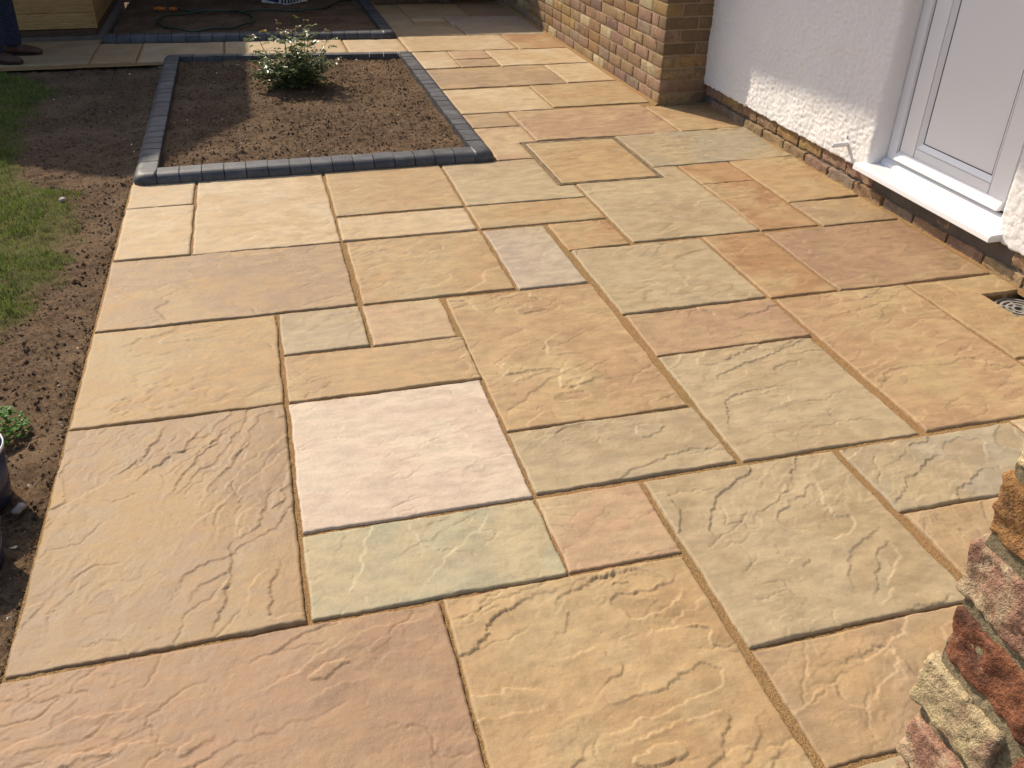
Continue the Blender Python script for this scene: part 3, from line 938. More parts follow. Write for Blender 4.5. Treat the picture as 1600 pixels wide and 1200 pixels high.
# --- rendered wall: rough cast surface with a rounded door reveal
XR = 2.778; DY0, DY1, DH = 0.955, 1.792, 2.12


def render_panel(name, y0, y1, z0, z1, st, round0=0, round1=0, ragged=True):
    """surface at x = XR; round1 > 0 turns the y1 end into a reveal, round0 the y0 end"""
    ys = list(np.linspace(y0, y1, int((y1 - y0) / st) + 1)); zs = np.concatenate([[z0 - 0.002], np.linspace(z0, z1, int((z1 - z0) / st) + 1)])
    prof = [(XR, y) for y in ys]
    def turn(yc, sgn):
        r = 0.03; out = []
        for i in range(1, 7):
            a = math.pi / 2 * i / 6
            out.append((XR + r - r * math.cos(a), yc + sgn * r * math.sin(a) - sgn * r))
        for i in range(1, 8): out.append((XR + r + i * 0.014, yc))
        return out
    if round0: prof = [p for p in prof if p[1] > y0 + 0.03]; prof = turn(y0, -1)[::-1] + prof
    if round1: prof = [p for p in prof if p[1] < y1 - 0.03]; prof = prof + turn(y1, 1)
    px = np.array([p[0] for p in prof]); py = np.array([p[1] for p in prof])
    X = np.tile(px, len(zs)); Y = np.tile(py, len(zs)); Z = np.repeat(zs, len(px))
    back = np.zeros_like(X); back[:len(px)] = 0.03
    inr = X - XR
    disp = 0.0034 * fb2((Y + inr) * 30, Z * 62, 4, 0.66) + 0.004 * fb2((Y + inr) * 5, Z * 5, 2) + 0.0016 * np.clip(fb2((Y + inr) * 90, Z * 90 + 7, 2), -0.3, 1)
    fade = np.clip(1 - inr / 0.04, 0.15, 1)
    X = X - disp * fade + back
    if ragged:
        low = sst(0.06, 0.0, Z - z0)
        Z = Z + low * (0.006 * fb2(Y * 16, Y * 0 + 2, 3) + 0.003 * fb2(Y * 60, Y * 0, 2))
    nx = len(px); i = np.arange(len(zs) - 1)[:, None] * nx + np.arange(nx - 1)[None, :]
    F = np.stack([i, i + nx, i + 1 + nx, i + 1], -1).reshape(-1, 4)
    return link(name, npmesh(name, np.stack([X, Y, Z], 1), F), M['render'], house)


render_panel('rendered_wall', DY1, YP + 0.004, 0.124, 1.05, 0.0068, round0=1)
render_panel('rendered_wall', -2.4, DY0, 0.128, 1.05, 0.0085, round1=1)
ub = MB(); ub.box(XR + 0.003, 3.0, DY1 + 0.001, YP, 1.052, 2.75); ub.box(XR + 0.003, 3.0, -2.4, DY0 - 0.001, 1.052, 2.75)
ub.box(XR + 0.002, 3.0, DY0, DY1, DH, 2.75)
ub.build('upper_rendered_wall', M['render'], house)
cb = MB(); cb.box(XR + 0.135, 5.2, -2.4, YP, -0.05, 2.72)
cb.build('wall_core', M['cement'], house)
# reveal backing so that no gap shows beside the frame
# --- brick plinth under the render
pl = MB(); pl.box(2.800, 2.95, -2.4, YP, -0.05, 0.132)
plinth = pl.build('plinth', M['cement'], house)
PS = [brick_mesh(0.215, 0.06, 0.058, 40 + i, st=0.014, amp=0.0065, rnd=0.005) for i in range(5)]
for me in PS: me.materials.append(M['brick'])
y = YP - 0.01
i = 0
while y > -0.9:
    under = DY0 - 0.06 < y - 0.1 < DY1 + 0.05
    if not (under and rb.random() < 0.55):
        put_brick(plinth, rb.choice(PS), (2.792 + 0.06 + rb.uniform(-0.004, 0.003) + (0.012 if under else 0), y - 0.215, 0.060), math.pi / 2, rb.choice(['buff', 'brown', 'yellow', 'rose', 'ochre']), rb)
    put_brick(plinth, rb.choice(PS), (2.786 + 0.06 + rb.uniform(-0.006, 0.003), y - 0.215 - 0.1, -0.008 + rb.uniform(-0.003, 0.003)), math.pi / 2, rb.choice(['grey', 'brown', 'rose', 'buff']), rb)
    y -= 0.226
fl = MB(); fl.prism([(2.770, -0.012), (2.81, -0.012), (2.81, 0.012), (2.792, 0.010), (2.775, 0.002)], -1.2, 3.55, 'y')
fl.build('mortar_fillet', M['joint'], house)

# --- door: frame, leaf, panel, weather bar and projecting sill
door = empty('door'); door.parent = house
tag(door, 'white plastic door with flat lower panel and black seals')
XF = 2.862                                                  # face of the frame
f = MB(); f.box(XF, XF + 0.07, DY1 - 0.068, DY1 + 0.002, 0.165, DH)
f.box(XF, XF + 0.07, DY0 - 0.002, DY0 + 0.068, 0.165, DH); f.box(XF, XF + 0.07, DY0 + 0.068, DY1 - 0.068, DH - 0.07, DH)
f.build('frame', M['upvc'], door, bevel=0.006)
t_ = MB(); t_.prism([(XF - 0.028, 0.163), (XF + 0.07, 0.163), (XF + 0.07, 0.195), (XF - 0.004, 0.195), (XF - 0.026, 0.178)], DY0 + 0.002, DY1 - 0.002, 'y')
t_.build('threshold', M['upvc'], door, bevel=0.002)
LY0, LY1, LZ0 = DY0 + 0.074, DY1 - 0.074, 0.205
s_ = 0.104
XL = XF + 0.004
leaf = MB(); leaf.box(XL, XL + 0.06, LY1 - s_, LY1, LZ0, DH - 0.075); leaf.box(XL, XL + 0.06, LY0, LY0 + s_, LZ0, DH - 0.075)
leaf.box(XL + 0.0004, XL + 0.06, LY0 + s_ - 0.002, LY1 - s_ + 0.002, LZ0 + 0.0005, LZ0 + s_ - 0.02); leaf.box(XL, XL + 0.06, LY0 + s_, LY1 - s_, DH - 0.075 - s_, DH - 0.075)
leaf.box(XL, XL + 0.06, LY0 + s_, LY1 - s_, 1.02, 1.13)
leaf.build('door_leaf', M['upvc'], door, bevel=0.005)
# chamfered beads round the panel
a0, a1, b0, b1 = LY0 + s_, LY1 - s_, LZ0 + s_ - 0.02, 1.02
bd = MB()
def bead(y0, z0, y1, z1, iy, iz):
    w = 0.022
    o1 = (XL + 0.001, y0, z0); o2 = (XL + 0.001, y1, z1)
    bd.add([o1, o2, (XL + 0.016, y1 + iy[1] * w, z1 + iz[1] * w), (XL + 0.016, y0 + iy[0] * w, z0 + iz[0] * w),
            (XL + 0.03, y0, z0), (XL + 0.03, y1, z1), (XL + 0.03, y1 + iy[1] * w, z1 + iz[1] * w), (XL + 0.03, y0 + iy[0] * w, z0 + iz[0] * w)],
           [(0, 1, 2, 3), (4, 7, 6, 5), (0, 4, 5, 1), (1, 5, 6, 2), (2, 6, 7, 3), (3, 7, 4, 0)])
bead(a0, b0, a1, b0, (1, -1), (1, 1)); bead(a1, b0, a1, b1, (-1, -1), (1, -1))
bead(a1, b1, a0, b1, (-1, 1), (-1, -1)); bead(a0, b1, a0, b0, (1, 1), (-1, 1))
bd.build('bead', M['upvc'], door)
gk = MB(); w = 0.022; t = 0.0035
gk.box(XL + 0.0165, XL + 0.03, a0 + w - 0.001, a1 - w + 0.001, b0 + w - 0.001, b0 + w + t); gk.box(XL + 0.0165, XL + 0.03, a0 + w - 0.001, a1 - w + 0.001, b1 - w - t, b1 - w + 0.001)
gk.box(XL + 0.0165, XL + 0.03, a0 + w - 0.001, a0 + w + t, b0 + w, b1 - w); gk.box(XL + 0.0165, XL + 0.03, a1 - w - t, a1 - w + 0.001, b0 + w, b1 - w)
gk.box(XF + 0.010, XF + 0.05, LY1 + 0.0005, LY1 + 0.0055, LZ0, DH - 0.075); gk.box(XF + 0.010, XF + 0.05, LY0 - 0.0055, LY0 - 0.0005, LZ0, DH - 0.075)
gk.box(XF + 0.012, XF + 0.05, LY0, LY1, 0.196, 0.2045)
gk.build('seal', M['gasket'], door)
pn = MB(); pn.box(XL + 0.018, XL + 0.03, a0 + w + t, a1 - w - t, b0 + w + t, b1 - w - t)
pn.build('panel', M['upvc'], door)
gl = MB(); gl.box(XL + 0.02, XL + 0.03, LY0 + s_, LY1 - s_, 1.13, DH - 0.075 - s_)
gl.build('glass_pane', mat_plain('frosted_glass', (0.35, 0.38, 0.40), 0.2, 0.6, var=0.05), door)
wb = MB(); wb.prism([(XL - 0.030, 0.207), (XL, 0.207), (XL, 0.245), (XL - 0.010, 0.240), (XL - 0.030, 0.216)], LY0 + 0.004, LY1 - 0.004, 'y')
wb.build('weather_bar', M['upvc'], door, bevel=0.0015)
hd = MB(); hd.box(XL - 0.012, XL, LY0 + 0.035, LY0 + 0.065, 0.98, 1.20); hd.box(XL - 0.05, XL - 0.038, LY0 + 0.04, LY0 + 0.17, 1.075, 1.095); hd.box(XL - 0.05, XL - 0.01, LY0 + 0.043, LY0 + 0.057, 1.077, 1.093)
hd.build('handle', M['upvc'], door, bevel=0.003)
sl = MB(); sl.prism([(2.722, 0.132), (2.90, 0.132), (2.90, 0.170), (2.735, 0.160), (2.724, 0.156)], DY0 - 0.045, DY1 + 0.045, 'y')
sl.build('sill', M['upvc'], house, bevel=0.0025)
# overflow pipe stub and a hook above it
pp = MB(); pp.tube([(XR + 0.02, 1.985, 0.204), (XR - 0.083, 1.985, 0.200)], 0.0115, 14, cap=False)
pp.tube([(XR - 0.083, 1.985, 0.200), (XR + 0.0, 1.985, 0.203)], 0.009, 14, cap=True)
pp.build('overflow_pipe', M['render'], house, smooth=True)
hk = MB(); hk.tube([(XR + 0.01, 1.988, 0.226), (XR - 0.006, 1.988, 0.226), (XR - 0.006, 1.988, 0.243)], 0.002, 6)
hk.build('hook', M['black'], house)
# unseen canopy, added beside the wing to cast the upper white wall's shade
cn = MB()
def cz(y): return 2.70 + (4.14 - y) * 0.05
xe = 1.55
cn.add([(xe, 2.3, cz(2.3)), (XW - 0.002, 2.3, cz(2.3)), (XW - 0.002, 5.6, cz(5.6)), (xe, 5.6, cz(5.6)),
        (xe, 2.3, cz(2.3) + 0.16), (XW - 0.002, 2.3, cz(2.3) + 0.28), (XW - 0.002, 5.6, cz(5.6) + 0.28), (xe, 5.6, cz(5.6) + 0.16)],
       [(0, 3, 2, 1), (4, 5, 6, 7), (0, 1, 5, 4), (1, 2, 6, 5), (2, 3, 7, 6), (3, 0, 4, 7)])
cn.box(XW + 0.002, 5.3, -2.5, 8.7, 2.76, 2.98)
cn.build('unseen_roof', M['upvc'], house)

# ================================================================== NEAR BRICK CORNER
near = empty('brick_pier', (0.62, -1.275, 0)); near.location = (0, 0, 0)
tag(near, 'old weathered red and cream brick wall corner close at the right edge', 'wall')
XN, YN = 0.606, -1.275
nm_ = MB(); nm_.box(XN + 0.006, XN + 0.205, -3.6, YN - 0.007, -0.05, 2.3)
nmo = nm_.build('mortar', M['nmortar'], near)
rn = random.Random(21)
NK = ['red', 'pale', 'rust', 'purple', 'pale', 'red', 'mottled', 'dull']
seq = {7: 'pale', 8: 'mottled', 9: 'pale', 10: 'red', 11: 'mottled', 12: 'rust', 13: 'pale', 14: 'mottled'}
for k in range(30):
    z = 0.961 + 0.006 - 0.075 * 12 + 0.075 * k - 0.0
    hi = 7 <= k <= 19
    odd = k % 2
    y = YN
    j = 0
    while y > -3.4:
        L = 0.1025 if (j == 0 and odd) else 0.215
        if hi and j < 2:
            me = brick_mesh(L, 0.1025, 0.061, 100 + k * 7 + j, st=0.0042, amp=0.0040, rnd=0.004)
        else:
            me = None
            L_ = L
        if me is None:
            me = HEADX[k % 3] if L < 0.2 else STRETCH[(k + j) % 6]
            o = put_brick(near, me, (XN + 0.1025, y - L, z), math.pi / 2, rn.choice(NK), rn)
        else:
            o = put_brick(near, me, (XN + 0.1025 + rn.uniform(-0.006, 0.004), y - L + rn.uniform(-0.006, 0.008), z), math.pi / 2,
                          seq.get(k, rn.choice(NK)) if j == 0 else rn.choice(NK), rn, M['nbrick'])
        y -= L + 0.010; j += 1
# squeezed lime mortar between the near courses
X_, Y_, F_ = grid(-2.0, YN - 0.004, 0.45, 1.25, 0.005)
Yw, Zw = X_, Y_
dx = 0.004 + 0.0045 * fb2(Yw * 25, Zw * 25, 3) + 0.003 * fb2(Yw * 80, Zw * 80, 2)
mm = npmesh('pointing', np.stack([XN + 0.0042 + dx * 0.8, Yw, Zw], 1), F_[:, ::-1])
link('pointing', mm, M['nmortar'], near)

# ================================================================== INSPECTION COVER AND GULLY
mh = empty('inspection_cover', (1.683, 2.63, 0)); mh.location = (0, 0, 0)
tag(mh, 'recessed square inspection cover filled with a buff stone slab in thin steel frame', 'manhole cover')
mx0, mx1, my0, my1 = 1.410, 1.957, 2.283, 2.978
def ring(x0, x1, y0, y1, t, z0, z1):
    b = MB(); b.box(x0, x1, y0, y0 + t, z0, z1); b.box(x0, x1, y1 - t, y1, z0, z1); b.box(x0, x0 + t, y0 + t, y1 - t, z0, z1); b.box(x1 - t, x1, y0 + t, y1 - t, z0, z1)
    return b
ring(mx0, mx1, my0, my1, 0.004, -0.04, 0.002).build('frame', M['steel'], mh)
ring(mx0 + 0.011, mx1 - 0.011, my0 + 0.011, my1 - 0.011, 0.003, -0.04, 0.003).build('tray', M['steel'], mh)
slab(mh, mx0 + 0.018, mx1 - 0.018, my0 + 0.018, my1 - 0.018, 'buff', rough=0.5, ang=0.2, name='infill_slab', warp=False)
for (x, y) in ((1.60, my0 + 0.016), (1.76, my1 - 0.017), (1.55, my1 - 0.016)):
    b = MB(); b.box(x - 0.045, x + 0.045, y - 0.006, y + 0.006, -0.02, 0.0045); b.build('lifting_slot', M['steel'], mh, bevel=0.001)
b = MB(); b.add([(mx0, my0, -0.03), (mx1, my0, -0.03), (mx1, my1, -0.03), (mx0, my1, -0.03)], [(0, 1, 2, 3)]); b.build('pan', M['dark'], mh)

gu = empty('gully_drain'); tag(gu, 'grey round drain grate with ringed slots in a square hole by the wall', 'drain')
gcx, gcy, gz = 2.706, 0.654, -0.026
b = MB(); b.box(2.600, 2.612, 0.548, 0.760, -0.12, -0.012); b.box(2.612, 2.80, 0.748, 0.760, -0.12, -0.012); b.box(2.612, 2.80, 0.548, 0.560, -0.12, -0.012)
b.box(2.600, 2.80, 0.548, 0.760, -0.135, -0.12)
b.build('gully_walls', M['joint'], gu)
b = MB()
for r0, r1 in ((0.080, 0.090), (0.059, 0.068), (0.038, 0.047), (0.016, 0.026)):
    b.lathe([(r0, gz - 0.010), (r0, gz), (r1, gz), (r1, gz - 0.010), (r0, gz - 0.010)], (gcx, gcy, 0), 40)
for i in range(6):
    a = i * math.pi / 3 + 0.3; c_, s2 = math.cos(a), math.sin(a)
    q = []
    for r, w_ in ((0.02, 0.005), (0.085, 0.005)):
        for sg in (-1, 1): q.append((gcx + c_ * r - sg * s2 * w_, gcy + s2 * r + sg * c_ * w_))
    b.add([(x, y, gz - 0.009) for x, y in q] + [(x, y, gz - 0.001) for x, y in q], [(0, 1, 3, 2), (4, 6, 7, 5), (0, 4, 5, 1), (1, 5, 7, 3), (3, 7, 6, 2), (2, 6, 4, 0)])
b.build('grate', M['grate'], gu, smooth=False)
b = MB(); b.lathe([(0.0005, gz - 0.03), (0.10, gz - 0.03)], (gcx, gcy, 0), 32); b.build('sump', M['dark'], gu)

# ================================================================== SHED, FENCE, GATE
shed = empty('shed'); tag(shed, 'timber shed of golden horizontal boards at the far left', 'shed')
SX1, SX0, SY0, SY1 = -1.165, -3.10, 6.435, 8.08
ZE, ZR, XM = 2.16, 3.04, -2.13
b = MB(); b.box(SX0 + 0.02, SX1 - 0.02, SY0 + 0.02, SY1 - 0.02, 0.0, ZE); b.build('wall_lining', M['fence'], shed)
b = MB(); b.box(SX0 - 0.01, SX1 + 0.06, SY0 - 0.03, SY1, -0.06, 0.022); b.build('base', M['cement'], shed, bevel=0.004)
b = MB(); b.box(SX0, SX1 + 0.004, SY0 - 0.006, SY0 + 0.02, 0.0225, 0.068); b.box(SX1 - 0.02, SX1 + 0.006, SY0 + 0.02, SY1, 0.0225, 0.068)
b.build('skirting_board', M['fence'], shed, bevel=0.003)
def board(axis, a0, a1, z0, face):
    h = 0.118
    pr = [(0.0, z0), (0.0, z0 + h * 0.82), (0.010, z0 + h), (0.019, z0 + h), (0.019, z0)]
    b = MB()
    if axis == 'x': b.prism([(face + p, q) for p, q in pr], a0, a1, 'x')
    else: b.prism([(face - p, q) for p, q in pr], a0, a1, 'y')
    o = b.build('board', M['shed'], shed, bevel=0.0015, seg=1); o['tone'] = random.random(); return o
for i in range(17):
    z = 0.075 + i * 0.1195
    board('x', SX0, SX1 - 0.002, z, SY0); board('y', SY0 + 0.02, SY1, z, SX1)
b = MB(); b.box(SX1 - 0.001, SX1 + 0.018, SY0 - 0.012, SY0 + 0.03, 0.075, ZE); b.build('corner_trim', M['shed'], shed, bevel=0.002)['tone'] = 0.7
RY0 = SY0 - 0.60  # roof out of view, added and shaped to shade the bed and lawn
b = MB()
EXR = SX1 + 0.03; EXL = 2 * XM - EXR
b.add([(EXR, RY0, ZE), (XM, RY0, ZR), (EXL, RY0, ZE), (EXR, SY1 + .1, ZE), (XM, SY1 + .1, ZR), (EXL, SY1 + .1, ZE),
       (EXR, RY0, ZE - .05), (XM, RY0, ZR - .05), (EXL, RY0, ZE - .05), (EXR, SY1 + .1, ZE - .05), (XM, SY1 + .1, ZR - .05), (EXL, SY1 + .1, ZE - .05)],
      [(0, 3, 4, 1), (1, 4, 5, 2), (6, 7, 10, 9), (7, 8, 11, 10), (0, 1, 7, 6), (1, 2, 8, 7), (3, 9, 10, 4), (4, 10, 11, 5), (0, 6, 9, 3), (2, 5, 11, 8)])
b.build('unseen_roof', M['felt'], shed)
b = MB(); b.add([(SX0, SY0 + .021, ZE - .1), (SX1, SY0 + .021, ZE - .1), (XM, SY0 + .021, ZR - .06), (SX0, SY0 + .045, ZE - .1), (SX1, SY0 + .045, ZE - .1), (XM, SY0 + .045, ZR - .06)],
               [(0, 1, 2), (3, 5, 4), (0, 3, 4, 1), (1, 4, 5, 2), (2, 5, 3, 0)]); b.build('gable', M['shed'], shed)['tone'] = 0.5

fence = empty('fence'); tag(fence, 'tall dark stained board fence added out of view to shade the far end', 'fence')
FY, FH = 8.16, 2.17  # unseen fence, height set to cast the shade over the far paving
me = None
x = -5.0
nb = 0
while x < 2.44:
    b = MB(); b.box(0, 0.142, 0, 0.018, 0.0, FH - 0.03)
    if me is None:
        o = b.build('board', M['fence'], fence, bevel=0.003, seg=1); me = o.data; o.location = (x, FY, 0)
    else: o = link('board', me, None, fence, loc=(x, FY + (0.012 if nb % 2 else 0), 0))
    o['tone'] = random.random(); x += 0.136; nb += 1
b = MB()
for zr in (0.3, 1.1, 1.9): b.box(-5.0, 2.46, FY + 0.032, FY + 0.07, zr, zr + 0.08)
b.build('rail', M['fence'], fence)['tone'] = 0.4
b = MB(); b.box(-5.0, 2.46, FY - 0.012, FY + 0.05, FH - 0.03, FH); b.build('capping', M['fence'], fence)['tone'] = 0.5

gate = empty('gate'); tag(gate, 'dark ledged garden gate added beside the brick wing to shade the far end', 'gate')
GY = 7.60  # gate and side panel added as casters of the far shade
for i in range(5):
    b = MB(); b.box(1.985 + i * 0.094, 1.985 + i * 0.094 + 0.090, GY, GY + 0.02, 0.03, 1.55); o = b.build('board', M['fence'], gate, bevel=0.003, seg=1); o['tone'] = random.random()
b = MB(); b.box(1.86, 1.975, GY - 0.03, GY + 0.07, -0.02, 1.65); b.build('post', M['fence'], gate, bevel=0.004)['tone'] = 0.8
for i in range(6):
    b = MB(); b.box(1.24 + i * 0.103, 1.24 + i * 0.103 + 0.099, GY + 0.06, GY + 0.08, 0.0, 1.55); o = b.build('board', M['fence'], gate, bevel=0.003, seg=1); o['tone'] = random.random()
b = MB(); b.box(1.99, 2.45, GY + 0.021, GY + 0.05, 0.3, 0.4); b.box(1.99, 2.45, GY + 0.021, GY + 0.05, 1.15, 1.25); b.build('ledge', M['fence'], gate)['tone'] = 0.3

# ================================================================== SMALL THINGS
# --- rose bush
def leaf_cloud(name, leaves, mat, parent):
    """leaves: list of (base, direction, normal, length, width)"""
    V = []; F = []
    for (p, d, nrm, L, w_) in leaves:
        s = d.cross(nrm).normalized(); b = len(V); nn = s.cross(d).normalized()
        pts = [p, p + d * L * .35 + s * w_ * .5 + nn * L * .06, p + d * L * .7 + s * w_ * .38 + nn * L * .02, p + d * L - nn * L * .10,
               p + d * L * .7 - s * w_ * .38 + nn * L * .02, p + d * L * .35 - s * w_ * .5 + nn * L * .06, p + d * L * .4 - nn * L * .03]
        V += [tuple(q) for q in pts]
        F += [(b, b + 1, b + 6), (b + 1, b + 2, b + 6), (b + 2, b + 3, b + 6), (b + 3, b + 4, b + 6), (b + 4, b + 5, b + 6), (b + 5, b, b + 6)]
    return link(name, npmesh(name, np.array(V), np.array(F), False), mat, parent)


bush = empty('rose_bush'); tag(bush, 'small leafy rose bush growing in the near soil bed', 'bush')
rr = random.Random(8)
BC = Vector((0.27, 4.42, 0.02))
dark_l, young_l = [], []


def sprig(base, d, size, store, n=5):
    d = d.normalized(); side = d.cross(Vector((0, 0, 1)))
    side = side.normalized() if side.length > 0.05 else Vector((1, 0, 0))
    upn = side.cross(d).normalized()
    for i in range(n):
        if i == n - 1: p = base + d * size * 1.5; dd = d
        else:
            p = base + d * size * (0.5 + 0.55 * (i // 2)); dd = (d * 0.45 + side * (1 if i % 2 else -1)).normalized()
        nr = (upn + Vector((rr.uniform(-.4, .4), rr.uniform(-.4, .4), rr.uniform(-.2, .3)))).normalized()
        store.append((p, (dd + Vector((0, 0, rr.uniform(-.35, .15)))).normalized(), nr, size * rr.uniform(.8, 1.15), size * rr.uniform(.5, .7)))


for k in range(30):
    a = rr.uniform(0, 6.283); rad = rr.uniform(0.05, 0.24); H = rr.uniform(0.17, 0.34)
    if k > 16: rad = rr.uniform(0.14, 0.27); H = rr.uniform(0.07, 0.20)
    if k < 5: H = [0.43, 0.36, 0.35, 0.33, 0.38][k]; a = [0.2, 2.9, 0.0, 1.8, 4.0][k]; rad = [0.10, 0.22, 0.26, 0.14, 0.04][k]
    tip = BC + Vector((math.cos(a) * rad, math.sin(a) * rad * 0.8, H))
    root = BC + Vector((math.cos(a) * 0.03, math.sin(a) * 0.03, -0.02))
    midp = root.lerp(tip, .5) + Vector((math.cos(a), math.sin(a), 0)) * 0.04
    pts = []
    for i in range(7):
        t = i / 6; pts.append(root * (1 - t) ** 2 + midp * 2 * t * (1 - t) + tip * t * t)
    b = MB(); b.tube(pts, [0.0045 - 0.003 * i / 6 for i in range(7)], 6); b.build('stem', M['stem'], bush, smooth=True)
    for i in range(22):
        t = rr.uniform(0.12, 1.0); p = root * (1 - t) ** 2 + midp * 2 * t * (1 - t) + tip * t * t
        an = rr.uniform(0, 6.283); d = Vector((math.cos(an), math.sin(an), rr.uniform(-.1, .6)))
        p = p + d * rr.uniform(0.0, 0.045)
        sprig(p, d, rr.uniform(0.022, 0.036), young_l if (t > 0.86 and k < 7) else dark_l, rr.choice((5, 5, 7)))
o = leaf_cloud('foliage', dark_l, M['rose'], bush); tag(o, kind='stuff')
o = leaf_cloud('young_shoots', young_l, M['young'], bush); tag(o, 'reddish and yellow young shoot leaves at the stem tips', kind='stuff')

# --- hose with connectors
hp = [(-0.62, 7.43), (-0.50, 7.36), (-0.36, 7.33), (-0.126, 7.266), (0.02, 7.10), (0.069, 6.85), (0.03, 6.64), (-0.10, 6.50), (-0.30, 6.41), (-0.48, 6.40),
      (-0.63, 6.58), (-0.73, 6.83), (-0.70, 7.05), (-0.55, 7.20), (-0.30, 7.27), (0.10, 7.26), (0.40, 7.22), (0.672, 7.24), (0.82, 7.49), (1.00, 7.76), (1.02, 8.05)]


def catmull(P_, n=6):
    out = []
    Q = [P_[0]] + list(P_) + [P_[-1]]
    for i in range(1, len(Q) - 2):
        p0, p1, p2, p3 = [np.array(q, float) for q in Q[i - 1:i + 3]]
        for k in range(n):
            t = k / n
            out.append(0.5 * ((2 * p1) + (-p0 + p2) * t + (2 * p0 - 5 * p1 + 4 * p2 - p3) * t ** 2 + (-p0 + 3 * p1 - 3 * p2 + p3) * t ** 3))
    out.append(np.array(P_[-1], float)); return out


hose = empty('garden_hose'); tag(hose, 'dark green garden hose looped on the soil of the far bed', 'hose')
hb = MB(); hb.tube([(q[0], q[1], 0.040 + 0.006 * math.sin(i * 0.7)) for i, q in enumerate(catmull(hp))], 0.0095, 8)
hb.build('tube', M['hose'], hose, smooth=True)
for (p, q) in (((-0.79, 7.47), (-0.69, 7.45)), ((-0.655, 7.44), (-0.585, 7.41))):
    d = Vector((q[0] - p[0], q[1] - p[1], 0)); pts = [Vector((p[0], p[1], 0.045)) + d * t for t in (0, .3, .35, .65, .7, 1)]
    b = MB(); b.tube(pts, [0.014, 0.014, 0.019, 0.019, 0.015, 0.013], 12); b.build('connector', M['orange'], hose, smooth=False)

# --- plastic sack lying at the far side of the bed
bagt = empty('plastic_sack'); tag(bagt, 'white printed plastic sack standing on the far bed soil', 'bag')
nx_, nz_ = 18, 16
V = []; F = []
bx0, bx1, by = 0.165, 0.60, 7.78
for side in (0, 1):
    for k in range(nz_ + 1):
        for i in range(nx_ + 1):
            u, v = i / nx_, k / nz_
            bul = (math.sin(math.pi * u) ** 0.5) * (math.sin(math.pi * min(1, v * 0.93 + 0.05)) ** 0.6) * 0.085
            wv = 0.008 * math.sin(u * 21 + v * 9) * math.sin(v * 17)
            pull = 0.02 * math.sin(math.pi * v)
            V.append((bx0 + pull + (bx1 - bx0 - 2 * pull) * u, by + (-1 if side == 0 else 1) * (bul + wv) + 0.10 * v, 0.015 + 0.012 * math.cos(u * 6.28) + 0.56 * v))
for side in (0, 1):
    o_ = side * (nx_ + 1) * (nz_ + 1)
    for k in range(nz_):
        for i in range(nx_):
            q = (o_ + k * (nx_ + 1) + i, o_ + k * (nx_ + 1) + i + 1, o_ + (k + 1) * (nx_ + 1) + i + 1, o_ + (k + 1) * (nx_ + 1) + i)
            F.append(q if side == 0 else q[::-1])
link('sack', npmesh('sack', np.array(V), np.array(F), True), M['bag'], bagt)


def on_bag(u, v, off=0.004):
    bul = (math.sin(math.pi * u) ** 0.5) * (math.sin(math.pi * min(1, v * 0.93 + 0.05)) ** 0.6) * 0.085
    wv = 0.008 * math.sin(u * 21 + v * 9) * math.sin(v * 17); pull = 0.02 * math.sin(math.pi * v)
    return (bx0 + pull + (bx1 - bx0 - 2 * pull) * u, by - (bul + wv) + 0.10 * v - off, 0.015 + 0.012 * math.cos(u * 6.28) + 0.56 * v)


def decal(name, u0, u1, v0, v1, mat, slant=0.0):
    n, m = 10, 6; V = []; F = []
    for k in range(m + 1):
        for i in range(n + 1): V.append(on_bag(u0 + (u1 - u0) * i / n + slant * k / m, v0 + (v1 - v0) * k / m))
    for k in range(m):
        for i in range(n): F.append((k * (n + 1) + i, k * (n + 1) + i + 1, (k + 1) * (n + 1) + i + 1, (k + 1) * (n + 1) + i))
    link(name, npmesh(name, np.array(V), np.array(F), True), mat, bagt)


decal('blue_print', 0.12, 0.36, 0.035, 0.10, M['blue'], 0.02)
for i, (a, b_) in enumerate(((0.42, 0.46), (0.49, 0.53), (0.56, 0.60), (0.63, 0.66), (0.69, 0.73), (0.76, 0.80), (0.83, 0.86))):
    decal('letter_stroke', a, b_, 0.025, 0.085, M['black'])

# --- pots and herbs at the left edge
def pot(label, c, r, h, mat, rimmat, soil=True):
    t = empty('plant_pot', (c[0], c[1], c[2])); tag(t, label, 'pot', 'pots by the lawn')
    b = MB(); b.lathe([(0.001, 0.0), (r * .78, 0.0), (r * .80, 0.006), (r * .975, h - 0.008), (r * 0.955, h - 0.009), (r * .76, 0.03), (0.001, 0.03)], (0, 0, 0), 40)
    b.build('body', mat, t, smooth=True)
    b = MB(); b.lathe([(r * .958, h - 0.010), (r * 0.985, h - 0.010), (r * 1.0, h - 0.005), (r * 0.992, h), (r * 0.966, h), (r * 0.958, h - 0.010)], (0, 0, 0), 48)
    b.build('rim', rimmat, t, smooth=True)
    if soil:
        b = MB(); b.lathe([(0.001, h * .55), (r * .86, h * .55)], (0, 0, 0), 30); b.build('compost', M['soil'], t)
    return t


pot('dark navy plant pot with thin pale rim at left edge', (-0.796, 0.352, -0.022), 0.104, 0.168, M['navy'], M['rim'])
pot('cream rimmed plant pot nearest the camera at left edge', (-0.757, 0.095, -0.022), 0.092, 0.122, M['navy'], M['cream'])


